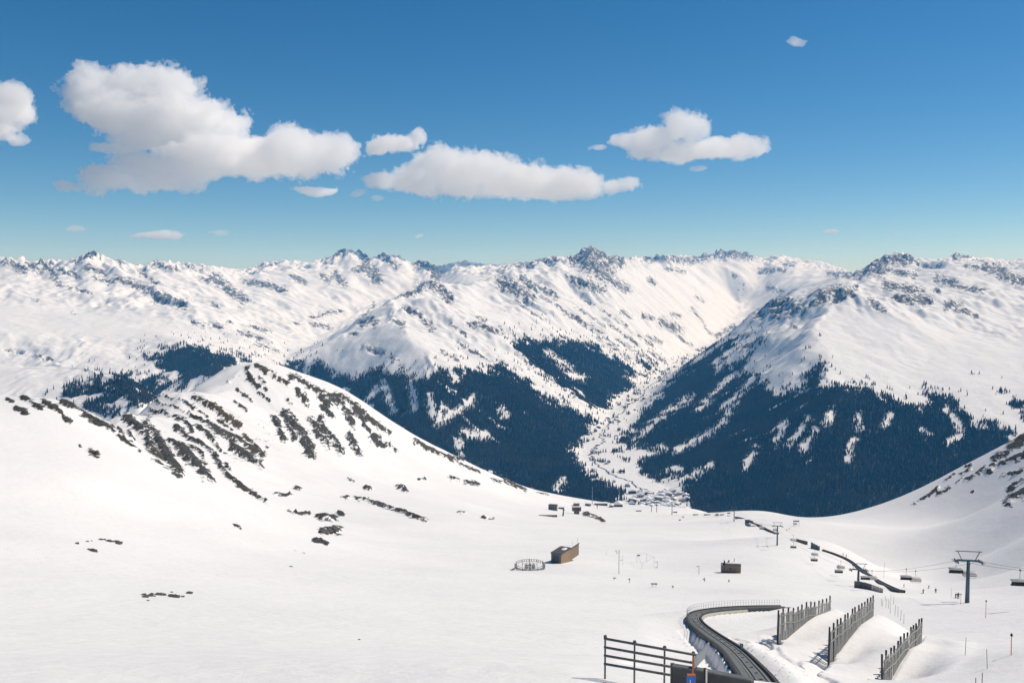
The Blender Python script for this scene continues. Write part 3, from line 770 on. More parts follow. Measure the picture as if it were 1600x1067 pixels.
def terrain_material(name, fine, rock_a, rock_b, near):
    """snow, bare rock and woodland floor; fine = size in metres of the smallest rock detail"""
    m, t = new_mat(name); g = NT(t)
    geo = g.n('ShaderNodeNewGeometry'); pos = geo.outputs['Position']
    rock = g.n('ShaderNodeAttribute', attribute_name='rock').outputs['Fac']
    brown = g.n('ShaderNodeAttribute', attribute_name='brown').outputs['Fac']
    wood = g.n('ShaderNodeAttribute', attribute_name='wood').outputs['Fac']
    if near:
        mp = g.n('ShaderNodeMapping'); mp.inputs['Rotation'].default_value = (0, 0, math.radians(-52)); mp.inputs['Scale'].default_value = (1.0, 0.28, 0.6)
        g.l(pos, mp.inputs['Vector']); stretched = mp.outputs[0]
    else:
        mp = g.n('ShaderNodeMapping'); mp.inputs['Scale'].default_value = (1.0, 1.0, 0.4)
        g.l(pos, mp.inputs['Vector']); stretched = mp.outputs[0]
    nz = g.noise(stretched, 1.0 / (fine * (6 if near else 11)), 7, 0.74)
    nz2 = g.noise(pos, 1.0 / (fine * 40), 4, 0.6)
    k = g.math('ADD', rock, g.math('MULTIPLY', g.math('SUBTRACT', nz, 0.5), 5.2 if near else 5.0))
    k = g.math('ADD', k, g.math('MULTIPLY', g.math('SUBTRACT', nz2, 0.5), 2.2 if near else 0.9))
    kr = g.smoothstep(k, -0.03, 0.05) if near else g.smoothstep(k, -0.05, 0.30)
    tone = g.noise(pos, 1.0 / (fine * 2.2), 6, 0.7)
    rcol = g.mix(g.smoothstep(tone, 0.3, 0.7), rock_a, rock_b)
    bcol = g.mix(g.smoothstep(tone, 0.3, 0.7), (0.055, 0.045, 0.030), (0.135, 0.112, 0.075))
    rcol = g.mix(g.math('MULTIPLY', g.math('MULTIPLY', brown, 0.75), g.smoothstep(nz2, 0.3, 0.6), clamp=True), rcol, bcol)
    sn = g.noise(pos, 0.02, 5, 0.6)
    snow = g.mix(g.smoothstep(sn, 0.35, 0.65), (0.715, 0.71, 0.705), (0.75, 0.745, 0.735))
    col = g.mix(kr, snow, rcol)
    wn = g.noise(pos, 1 / 22.0, 3, 0.6)
    kw = g.smoothstep(g.math('ADD', wood, g.math('MULTIPLY', g.math('SUBTRACT', wn, 0.5), 0.8)), 0.3, 0.7)
    if not near:
        col = g.mix(kw, col, (0.028, 0.032, 0.028))
    bs = g.n('ShaderNodeBsdfPrincipled')
    bs.inputs['Roughness'].default_value = 0.75
    bs.inputs['Specular IOR Level'].default_value = 0.15
    g.l(col, bs.inputs['Base Color'])
    # relief finer than the mesh
    if near:
        b1 = g.noise(pos, 0.35, 5, 0.6)
        b2 = g.noise(pos, 1 / 14.0, 4, 0.55)
        hsum = g.math('ADD', g.math('MULTIPLY', b1, 0.42), g.math('MULTIPLY', b2, 0.9))
        rr_ = g.noise(pos, 0.3, 7, 0.7)
        hsum = g.math('ADD', hsum, g.math('MULTIPLY', g.math('MULTIPLY', rr_, kr), 6.0))
        bp = g.n('ShaderNodeBump', i_Strength=0.55, i_Distance=1.0)
    else:
        b1 = g.noise(pos, 1 / 130.0, 8, 0.66)
        hsum = g.math('MULTIPLY', b1, 46.0)
        bp = g.n('ShaderNodeBump', i_Strength=0.2, i_Distance=1.0)
    g.l(hsum, bp.inputs['Height'])
    g.l(bp.outputs[0], bs.inputs['Normal'])
    out = g.n('ShaderNodeOutputMaterial')
    g.l(bs.outputs[0], out.inputs[0])
    return m

M_NEAR = terrain_material('snow_and_near_rock', 0.9, (0.020, 0.022, 0.021), (0.10, 0.10, 0.092), True)
M_FAR = terrain_material('snow_and_far_rock', 4.0, (0.05, 0.055, 0.06), (0.16, 0.16, 0.16), False)

VERT = np.stack([X, Yg, Z], -1).reshape(-1, 3).astype(np.float32)
qi = (np.arange(NR - 1)[:, None] * NC + np.arange(NC - 1)[None]).astype(np.int32)
QUADS = np.stack([qi, qi + 1, qi + NC + 1, qi + NC], -1)
qY = Yg[:-1, :-1]; qP = PXv[:-1, :-1]; qR = R2[:-1, :-1]
v1 = np.interp(qY.ravel(), [2600, 4500, 4760, 5220, 5780, 6450, 7080, 7860, 8850, 9780, 11000, 12500, 13700, 15400, 17000, 27000], [1005, 1005, 1000, 955, 938, 945, 962, 985, 1012, 1040, 1072, 1100, 1130, 1160, 1185, 1200]).reshape(qY.shape)
v3 = np.interp(qY.ravel(), [2600, 5250, 6600, 7600, 8500, 9500, 11000, 13000, 14500, 27000], [560, 560, 490, 450, 437, 470, 520, 570, 640, 700]).reshape(qY.shape)
flatpx = 800 + F_PX * X[:-1, :-1] / (qY * (CP + 0.05 * SP))
REG = np.where(flatpx < v3, 3, np.where(flatpx < v1, 4, 5))
REG[(qR > 15200) | ((flatpx > 371) & (flatpx < 900) & (qR > 13800))] = 6
REG[qR < 4300] = 2
REG[qR < 2600] = 0
REG[HILL[:-1, :-1] & (qR < 2600)] = 1

def terrain_object(name, ids, mat, label):
    sel = np.isin(REG, ids)
    q = QUADS[sel]
    used, inv = np.unique(q.ravel(), return_inverse=True)
    me = bpy.data.meshes.new(name)
    nq = len(q)
    me.vertices.add(len(used)); me.vertices.foreach_set('co', VERT[used].ravel())
    me.loops.add(nq * 4); me.loops.foreach_set('vertex_index', inv.astype(np.int32).ravel())
    me.polygons.add(nq)
    me.polygons.foreach_set('loop_start', np.arange(0, nq * 4, 4, dtype=np.int32))
    me.polygons.foreach_set('use_smooth', np.ones(nq, dtype=bool))
    for nm, arr in (('rock', ROCK), ('brown', BROWN), ('wood', WOOD)):
        a = me.attributes.new(nm, 'FLOAT', 'POINT'); a.data.foreach_set('value', arr.ravel()[used].astype(np.float32))
    me.update(calc_edges=True)
    me.normals_split_custom_set_from_vertices(NORM[used])
    me.materials.append(mat)
    o = bpy.data.objects.new(name, me); COL.objects.link(o)
    o['kind'] = 'structure'; o['label'] = label
    return o

terrain_object('snow_field', [0], M_NEAR, 'smooth white snow slope falling away below the viewpoint')
terrain_object('hill', [1], M_NEAR, 'snowy spur streaked with dark rock on the left')
terrain_object('valley_floor', [2], M_FAR, 'snow-covered valley floor with the town')
terrain_object('mountain', [3], M_FAR, 'broad snowy massif with forest at its foot, left of the side valley')
terrain_object('mountain', [4], M_FAR, 'forested central spur rising to a dark pointed peak')
terrain_object('mountain', [5], M_FAR, 'snowy mountain right of the valley with dark forest below')
terrain_object('mountain_range', [6], M_FAR, 'farthest snowy peaks along the skyline')


# ------------------------------------------------------------------ forests on the far slopes (uncountable: one mass per mountainside)
def tag(o, label, cat=None, group=None, kind=None):
    o['label'] = label
    if cat: o['category'] = cat
    if group: o['group'] = group
    if kind: o['kind'] = kind
    return o

def conifer_material():
    m, t = new_mat('conifer_needles'); g = NT(t)
    oi = g.n('ShaderNodeObjectInfo')
    r = oi.outputs['Random']
    c = g.mix(r, (0.012, 0.021, 0.017), (0.028, 0.038, 0.027))
    geo = g.n('ShaderNodeNewGeometry')
    pn = g.smoothstep(g.noise(geo.outputs['Position'], 1 / 260.0, 4, 0.6), 0.42, 0.68)
    c = g.mix(pn, c, (0.042, 0.044, 0.032))
    larch = g.smoothstep(g.math('ADD', r, g.math('MULTIPLY', pn, 0.08)), 0.90, 0.93)
    c = g.mix(larch, c, (0.060, 0.046, 0.034))
    bs = g.n('ShaderNodeBsdfPrincipled'); bs.inputs['Roughness'].default_value = 0.9; bs.inputs['Specular IOR Level'].default_value = 0.1
    g.l(c, bs.inputs['Base Color'])
    out = g.n('ShaderNodeOutputMaterial'); g.l(bs.outputs[0], out.inputs[0])
    return m
M_CONIFER = conifer_material()

def forest_nodes():
    ng = bpy.data.node_groups.new('forest', 'GeometryNodeTree')
    ng.interface.new_socket('Geometry', in_out='INPUT', socket_type='NodeSocketGeometry')
    ng.interface.new_socket('Geometry', in_out='OUTPUT', socket_type='NodeSocketGeometry')
    N = ng.nodes; L = ng.links
    gi = N.new('NodeGroupInput'); go = N.new('NodeGroupOutput')
    join = N.new('GeometryNodeJoinGeometry')
    # a spruce one unit tall: bare foot, three ragged skirts
    for rb, rt, h, z in ((0.165, 0.07, 0.40, 0.08), (0.125, 0.045, 0.34, 0.38), (0.085, 0.0, 0.34, 0.66), (0.022, 0.02, 0.12, -0.02)):
        c = N.new('GeometryNodeMeshCone'); c.fill_type = 'NONE'
        c.inputs['Vertices'].default_value = 6; c.inputs['Radius Bottom'].default_value = rb; c.inputs['Radius Top'].default_value = rt; c.inputs['Depth'].default_value = h
        tr = N.new('GeometryNodeTransform'); tr.inputs['Translation'].default_value = (0, 0, z); tr.inputs['Rotation'].default_value = (0, 0, z * 5)
        L.new(c.outputs['Mesh'], tr.inputs[0]); L.new(tr.outputs[0], join.inputs[0])
    sm = N.new('GeometryNodeSetMaterial'); sm.inputs['Material'].default_value = M_CONIFER
    L.new(join.outputs[0], sm.inputs[0])
    iop = N.new('GeometryNodeInstanceOnPoints')
    na = N.new('GeometryNodeInputNamedAttribute'); na.data_type = 'FLOAT_VECTOR'; na.inputs[0].default_value = 'size'
    nr = N.new('GeometryNodeInputNamedAttribute'); nr.data_type = 'FLOAT_VECTOR'; nr.inputs[0].default_value = 'turn'
    m2p = N.new('GeometryNodeMeshToPoints')
    L.new(gi.outputs[0], m2p.inputs[0]); L.new(m2p.outputs[0], iop.inputs['Points'])
    L.new(sm.outputs[0], iop.inputs['Instance'])
    L.new(na.outputs[0], iop.inputs['Scale'])
    e2r = N.new('FunctionNodeEulerToRotation'); L.new(nr.outputs[0], e2r.inputs[0]); L.new(e2r.outputs[0], iop.inputs['Rotation'])
    L.new(iop.outputs[0], go.inputs[0])
    return ng
FOREST_NG = forest_nodes()

def scatter(mask, n, seed):
    """n random ground points on the quads, weighted by area times mask"""
    rg = np.random.default_rng(seed)
    dR = np.diff(rr)[:, None]
    area = dR * R2[:-1, :-1] * daz * np.sqrt(1 + gx[:-1, :-1] ** 2 + gy[:-1, :-1] ** 2)
    wgt = (area * mask).ravel()
    tot = wgt.sum()
    k = rg.choice(len(wgt), n, p=wgt / tot)
    j, i = k // (NC - 1), k % (NC - 1)
    u = rg.random(n); v = rg.random(n)
    def bl(Q): return (Q[j, i] * (1 - u) + Q[j, i + 1] * u) * (1 - v) + (Q[j + 1, i] * (1 - u) + Q[j + 1, i + 1] * u) * v
    return np.stack([bl(X), bl(Yg), bl(Z)], 1), tot

seen = (HIDDEN[:-1, :-1] < 22) & (PXv[:-1, :-1] > -120) & (PXv[:-1, :-1] < 1720)
clump = fbm(X[fs], Yg[fs], 90, 3, 201, 0.6)
cover = np.zeros_like(Z); cover[fs] = smooth(-0.15, 0.75, WOOD[fs] + clump * 0.75) ** 1.3
cover[fs] += 0.10 * smooth(-2.0, 0.2, WOOD[fs] + 1.5 * clump) * smooth(0.05, 0.4, clump) * smooth(0.12, 0.25, slope[fs])
fl = smooth(-860, -930, Z[fs]) * (1 - smooth(0.10, 0.2, slope[fs]))
cover[fs] += 0.45 * smooth(0.27, 0.40, fbm(X[fs], Yg[fs], 120, 3, 205, 0.6)) * fl * (R2[fs] > 4300)
cover = cover[:-1, :-1] * seen
def forest(ids, label, seed, per_ha=95):
    mask = cover * np.isin(REG, ids)
    _, tot = scatter(mask, 10, seed)
    n = int(min(90000, tot / 10000 * per_ha))
    pts, _ = scatter(mask, n, seed)
    me = bpy.data.meshes.new('forest')
    me.vertices.add(n); me.vertices.foreach_set('co', pts.astype(np.float32).ravel())
    rg = np.random.default_rng(seed + 1)
    h = rg.uniform(13, 31, n); w = h * rg.uniform(0.85, 1.25, n)
    a = me.attributes.new('size', 'FLOAT_VECTOR', 'POINT'); a.data.foreach_set('vector', np.stack([w, w, h], 1).astype(np.float32).ravel())
    a = me.attributes.new('turn', 'FLOAT_VECTOR', 'POINT'); a.data.foreach_set('vector', np.stack([np.zeros(n), np.zeros(n), rg.uniform(0, 6.28, n)], 1).astype(np.float32).ravel())
    me.materials.append(M_CONIFER)
    o = bpy.data.objects.new('forest', me); COL.objects.link(o)
    md = o.modifiers.new('trees', 'NODES'); md.node_group = FOREST_NG
    tag(o, label, 'forest', None, 'stuff')
    print('forest', n, tot / 1e6)
    return o
forest([2, 4], 'dark conifer forest on the central spur beside the valley', 11)
forest([5], 'dark conifer forest below the right-hand snowy mountain', 12)
forest([3], 'dark conifer forest at the foot of the left massif', 13)

# ------------------------------------------------------------------ clouds
def cloud_material(name, density):
    m, t = new_mat(name); g = NT(t)
    v = g.n('ShaderNodeVolumePrincipled')
    v.inputs['Color'].default_value = (1.0, 1.0, 1.0, 1)
    v.inputs['Anisotropy'].default_value = 0.0
    v.inputs['Density'].default_value = density
    out = g.n('ShaderNodeOutputMaterial'); g.l(v.outputs[0], out.inputs['Volume'])
    return m
M_CLOUD = cloud_material('cloud', 0.012)

def cloud(label, Y, base_py, blobs, seed, soft=1.0, voxel_px=1.7, wisp=1.0, mat=None):
    """blobs: px, py, half width px, half height px (photograph pixels at distance Y)"""
    k = Y / F_PX
    cpx = sum(b[0] for b in blobs) / len(blobs)
    c0 = at(cpx, base_py, Y)
    P3 = []
    rg = random.Random(seed)
    for b in blobs:
        p = at(b[0], b[1], Y) - c0
        depth = min(b[2], b[3] * 2.2) * k
        P3.append(((p.x, rg.uniform(-0.6, 0.6) * depth, p.z), (b[2] * k, depth, b[3] * k)))
    pad = 14 * k
    mn = [min(p[0][i] - p[1][i] for p in P3) - pad for i in range(3)]
    mx = [max(p[0][i] + p[1][i] for p in P3) + pad for i in range(3)]
    ng = bpy.data.node_groups.new('cloud', 'GeometryNodeTree')
    ng.interface.new_socket('Geometry', in_out='OUTPUT', socket_type='NodeSocketGeometry')
    N = ng.nodes; L = ng.links
    go = N.new('NodeGroupOutput')
    vc = N.new('GeometryNodeVolumeCube')
    vc.inputs['Min'].default_value = mn; vc.inputs['Max'].default_value = mx
    vox = voxel_px * k
    for ax, nm in enumerate(('Resolution X', 'Resolution Y', 'Resolution Z')):
        vc.inputs[nm].default_value = max(8, int((mx[ax] - mn[ax]) / (vox * (1.6 if ax == 1 else 1))))
    pos = N.new('GeometryNodeInputPosition').outputs[0]
    def math_(op, a, b=None, c=None):
        nd = N.new('ShaderNodeMath'); nd.operation = op
        for i, v in enumerate((a, b, c)):
            if v is None: continue
            if isinstance(v, (int, float)): nd.inputs[i].default_value = v
            else: L.new(v, nd.inputs[i])
        return nd.outputs[0]
    def vm(op, a, b):
        nd = N.new('ShaderNodeVectorMath'); nd.operation = op
        for i, v in enumerate((a, b)):
            if v is None: continue
            if isinstance(v, tuple): nd.inputs[i].default_value = v
            else: L.new(v, nd.inputs[i])
        return nd.outputs['Value'] if op == 'LENGTH' else nd.outputs[0]
    def noise(vec, size, detail, rough):
        nd = N.new('ShaderNodeTexNoise'); nd.inputs['Scale'].default_value = 1.0 / size; nd.inputs['Detail'].default_value = detail; nd.inputs['Roughness'].default_value = rough
        L.new(vm('ADD', vec, (seed * 3171.0, seed * 917.0, 0.0)), nd.inputs['Vector']); return nd
    wv = noise(pos, 60 * k, 3, 0.55)
    warped = vm('ADD', pos, vm('MULTIPLY', vm('SUBTRACT', wv.outputs[1], (0.5, 0.5, 0.5)), (46 * k, 46 * k, 24 * k)))
    s = None
    for c, r in P3:
        d = vm('LENGTH', vm('DIVIDE', vm('SUBTRACT', warped, tuple(c)), tuple(r)), None)
        e = math_('SUBTRACT', 1.0, d)
        s = e if s is None else math_('SMOOTH_MAX', s, e, 0.15)
    n1 = noise(pos, 42 * k, 7, 0.62).outputs[0]
    n2 = noise(pos, 13 * k, 5, 0.68).outputs[0]
    s = math_('ADD', s, math_('MULTIPLY', math_('SUBTRACT', n1, 0.50), 2.0 * wisp))
    s = math_('ADD', s, math_('MULTIPLY', math_('SUBTRACT', n2, 0.5), 1.15 * wisp))
    n3 = noise(pos, 5.5 * k, 3, 0.6).outputs[0]
    s = math_('ADD', s, math_('MULTIPLY', math_('SUBTRACT', n3, 0.5), 0.55 * wisp))
    mr = N.new('ShaderNodeMapRange'); mr.interpolation_type = 'SMOOTHSTEP'
    mr.inputs[1].default_value = 0.0; mr.inputs[2].default_value = 0.32 * soft
    L.new(s, mr.inputs[0])
    L.new(mr.outputs[0], vc.inputs['Density'])
    v2m = N.new('GeometryNodeVolumeToMesh'); v2m.inputs['Threshold'].default_value = 0.12
    L.new(vc.outputs[0], v2m.inputs['Volume'])
    sm = N.new('GeometryNodeSetMaterial'); sm.inputs['Material'].default_value = mat or M_CLOUD
    L.new(v2m.outputs[0], sm.inputs[0]); L.new(sm.outputs[0], go.inputs[0])
    me = bpy.data.meshes.new('cloud')
    me.from_pydata([(0, 0, 0)], [], [])
    me.materials.append(M_CLOUD)
    o = bpy.data.objects.new('cloud', me); COL.objects.link(o)
    o.location = c0
    md = o.modifiers.new('cloud', 'NODES'); md.node_group = ng
    tag(o, label, 'cloud')
    return o

CLOUDS = [
 ('largest white cloud, its long flat body trailing a tall ragged tower on the left', 17500, 300, [
   (150,140,42,34),(200,135,60,32),(250,130,55,28),(150,175,40,24),(215,180,80,34),(280,185,80,36),(330,195,60,32),(370,190,24,14),(250,220,60,22),
   (330,240,80,26),(400,240,70,32),(460,240,60,36),(510,240,48,34),(300,255,60,18),(180,232,40,10),(155,277,42,22),(110,290,30,9),(215,285,50,15),(270,286,50,13),(330,265,60,12),(240,262,55,20),(290,275,48,16),(190,278,50,18)], 1, 1.0),
 ('white cloud cut off by the left edge of the picture', 17500, 230, [(-40,170,55,44),(0,160,42,30),(25,150,28,20),(-5,205,28,15),(18,215,20,8),(-70,200,55,38)], 2, 1.0),
 ('long flat-bottomed white cumulus in the middle of the sky', 17000, 310, [
   (690,265,44,36),(650,280,50,24),(600,283,32,12),(730,270,60,34),(780,278,60,32),(830,285,60,26),(880,288,50,24),(920,290,40,20),(965,290,30,12),(985,284,14,8),(860,300,80,12),(700,296,90,10)], 3, 1.0),
 ('small rounded cloud between the two largest clouds', 17300, 242, [(620,225,34,18),(645,215,18,13),(590,232,22,11)], 4, 1.2),
 ('lone white cloud with a knob on top, right of centre', 18000, 255, [
   (1070,195,36,22),(1090,200,28,18),(1020,215,40,20),(985,222,36,13),(1060,235,70,16),(1110,228,50,16),(1160,232,34,18),(1185,232,14,9),(940,232,14,5)], 5, 1.0),
 ('tiny white puff high up in the right of the sky', 17000, 66, [(1250,61,17,7),(1240,63,12,4)], 6, 1.8),
 ('small flat white cloud just above the left skyline', 26000, 373, [(248,366,38,8),(230,367,22,5)], 7, 0.9),
 ('thin flat cloud strip under the largest cloud', 17500, 303, [(495,297,34,8),(520,298,14,5)], 8, 1.2),
 ('small bright cloud low over the right skyline', 26000, 365, [(1302,361,14,5)], 9, 1.0),
 ('faint shred of cloud beside the flat cloud low on the left', 26000, 365, [(338,364,22,5)], 10, 2.4),
 ('faint shred of cloud low above the leftmost peaks', 26000, 362, [(121,358,15,5)], 11, 2.0),
 ('tiny pale cloud low over the centre skyline', 26000, 371, [(659,369,9,4)], 12, 1.8),
 ('tiny pale cloud low right of the small bright cloud', 26000, 366, [(1399,364,8,3)], 13, 1.8),
 ('faint wisp below the lone cloud with a knob', 18000, 268, [(1090,264,16,5)], 14, 2.6),
 ('faint wisp at the left tip of the long flat-bottomed cloud', 17000, 308, [(555,303,16,6)], 15, 2.6),
 ('faint wisp under the left end of the long flat-bottomed cloud', 17000, 312, [(592,308,12,5)], 16, 2.6),
]
for lb, Yc, bpy_, bl, sd, sf in CLOUDS:
    small = max(b[2] for b in bl) < 40 and len(bl) < 5
    # optical depth per photograph pixel is what matters: thin shreds are thinner
    cm = cloud_material('cloud', ((0.075 if small else 0.042) if sf < 1.5 else (0.045 if sf < 2.2 else 0.028)) * F_PX / Yc)
    cloud(lb, Yc, bpy_, bl, sd, sf, 0.8 if small else 1.35, 0.85 if small else 1.0, cm)

# ------------------------------------------------------------------ haze in the air of the valleys
def haze():
    m, t = new_mat('haze'); g = NT(t)
    v = g.n('ShaderNodeVolumePrincipled')
    v.inputs['Color'].default_value = (0.10, 0.47, 1.0, 1)
    v.inputs['Absorption Color'].default_value = (1, 1, 1, 1)
    v.inputs['Density'].default_value = 2.4e-5
    out = g.n('ShaderNodeOutputMaterial'); g.l(v.outputs[0], out.inputs['Volume'])
    top = float(Z.max()) + 25.0; bot = float(Z.min()) - 1.5
    bm = bmesh.new()
    bmesh.ops.create_cube(bm, size=1.0)
    me = bpy.data.meshes.new('haze')
    for vv in bm.verts:
        vv.co = ((vv.co.x) * 34000, -300 + (vv.co.y + 0.5) * 28000, bot + (vv.co.z + 0.5) * (top - bot))
    bm.to_mesh(me); bm.free()
    me.materials.append(m)
    o = bpy.data.objects.new('haze', me); COL.objects.link(o)
    o['kind'] = 'stuff'; o['label'] = 'thin blue mountain haze filling the valleys'


# ------------------------------------------------------------------ object helpers
def mat(name, c0, c1=None, rough=0.7, metal=0.0, scale=3.0, stretch=None, spec=0.3):
    m, t = new_mat(name); g = NT(t)
    tc = g.n('ShaderNodeTexCoord'); vec = tc.outputs['Object']
    if stretch:
        mp = g.n('ShaderNodeMapping'); mp.inputs['Scale'].default_value = stretch
        g.l(vec, mp.inputs['Vector']); vec = mp.outputs[0]
    n = g.noise(vec, scale, 5, 0.6)
    oi = g.n('ShaderNodeObjectInfo')
    f = g.math('ADD', g.math('MULTIPLY', g.smoothstep(n, 0.3, 0.7), 0.7), g.math('MULTIPLY', oi.outputs['Random'], 0.3))
    col = g.mix(f, c0, c1 or tuple(min(1, v * 1.35) for v in c0))
    bs = g.n('ShaderNodeBsdfPrincipled')
    bs.inputs['Roughness'].default_value = rough; bs.inputs['Metallic'].default_value = metal; bs.inputs['Specular IOR Level'].default_value = spec
    g.l(col, bs.inputs['Base Color'])
    bp = g.n('ShaderNodeBump', i_Strength=0.25, i_Distance=0.02); g.l(n, bp.inputs['Height']); g.l(bp.outputs[0], bs.inputs['Normal'])
    out = g.n('ShaderNodeOutputMaterial'); g.l(bs.outputs[0], out.inputs[0])
    return m
M = dict(
 steel=mat('weathered_dark_steel', (0.095, 0.105, 0.10), (0.19, 0.20, 0.195), 0.55, 0.2),
 galv=mat('galvanised_steel', (0.20, 0.22, 0.23), (0.32, 0.34, 0.35), 0.45, 0.4),
 bluesteel=mat('blue_grey_painted_steel', (0.045, 0.10, 0.135), (0.075, 0.14, 0.175), 0.5, 0.1),
 concrete=mat('dark_concrete', (0.06, 0.065, 0.065), (0.12, 0.125, 0.12), 0.9, 0.0, 1.5),
 paleconcrete=mat('pale_concrete', (0.38, 0.36, 0.32), (0.55, 0.52, 0.47), 0.9, 0.0, 1.2),
 deck=mat('wet_dark_track_bed', (0.030, 0.036, 0.038), (0.06, 0.065, 0.065), 0.8, 0.0, 2.0),
 sleeper=mat('grey_sleeper_timber', (0.11, 0.12, 0.12), (0.24, 0.25, 0.25), 0.85, 0.0, 4.0),
 rail=mat('worn_rail_steel', (0.16, 0.17, 0.17), (0.26, 0.27, 0.27), 0.4, 0.6),
 oldwood=mat('silvered_fence_wood', (0.17, 0.175, 0.17), (0.38, 0.385, 0.375), 0.9, 0.0, 6.0, (1, 1, 0.12)),
 darkpost=mat('tarred_fence_post', (0.035, 0.040, 0.042), (0.075, 0.08, 0.082), 0.85),
 newwood=mat('fresh_pale_board', (0.52, 0.44, 0.37), (0.66, 0.58, 0.50), 0.8, 0.0, 5.0, (1, 1, 0.15)),
 brownwood=mat('brown_timber_cladding', (0.20, 0.135, 0.085), (0.36, 0.26, 0.17), 0.85, 0.0, 4.0, (1, 1, 0.2)),
 shingle=mat('brown_shingles', (0.16, 0.115, 0.08), (0.30, 0.225, 0.16), 0.9, 0.0, 5.0),
 greywood=mat('grey_timber_cladding', (0.10, 0.11, 0.11), (0.20, 0.205, 0.20), 0.85, 0.0, 4.0),
 roof=mat('dark_flat_roofing', (0.045, 0.052, 0.055), (0.085, 0.092, 0.095), 0.8),
 door=mat('blue_grey_metal_door', (0.045, 0.075, 0.10), (0.07, 0.105, 0.13), 0.5, 0.1),
 snow=mat('fresh_roof_snow', (0.74, 0.735, 0.73), (0.78, 0.775, 0.77), 0.8, 0.0, 0.5),
 rock=mat('dark_outcrop_rock', (0.035, 0.037, 0.036), (0.13, 0.125, 0.115), 0.95, 0.0, 1.6),
 seat=mat('black_chair_upholstery', (0.012, 0.014, 0.015), (0.03, 0.032, 0.033), 0.7),
 bubble=mat('pale_chair_canopy', (0.55, 0.53, 0.49), (0.66, 0.64, 0.60), 0.25, 0.0, 1.0),
 red=mat('red_marker_paint', (0.55, 0.10, 0.07), (0.66, 0.15, 0.11), 0.6),
 orange=mat('orange_sign_paint', (0.62, 0.14, 0.05), (0.72, 0.20, 0.08), 0.6),
 blue=mat('blue_sign_paint', (0.03, 0.14, 0.50), (0.05, 0.20, 0.60), 0.5),
 green=mat('green_sign_paint', (0.04, 0.22, 0.16), (0.06, 0.28, 0.21), 0.5),
 white=mat('white_paint', (0.70, 0.70, 0.69), (0.80, 0.80, 0.79), 0.6),
 black=mat('black_paint', (0.012, 0.012, 0.013), (0.025, 0.025, 0.026), 0.6),
 stick=mat('bare_brown_stake', (0.16, 0.12, 0.09), (0.26, 0.20, 0.15), 0.9),
 glass=mat('dark_window_glass', (0.015, 0.025, 0.035), (0.03, 0.045, 0.06), 0.1, 0.0, 1.0, None, 0.6),
 plaster=mat('cream_house_plaster', (0.38, 0.34, 0.28), (0.55, 0.50, 0.43), 0.9),
 chalet=mat('dark_chalet_wood', (0.05, 0.04, 0.035), (0.11, 0.085, 0.07), 0.9),
 jacket_red=mat('red_ski_jacket', (0.35, 0.03, 0.03), None, 0.8), jacket_dark=mat('black_ski_clothes', (0.015, 0.017, 0.022), None, 0.8),
 jacket_blue=mat('blue_ski_jacket', (0.02, 0.06, 0.2), None, 0.8), skin=mat('skin', (0.45, 0.28, 0.2), None, 0.7),
 yellow=mat('yellow_mast_padding', (0.65, 0.40, 0.05), None, 0.7),
 water=mat('dark_stream_water', (0.02, 0.035, 0.04), (0.04, 0.06, 0.065), 0.2),
)

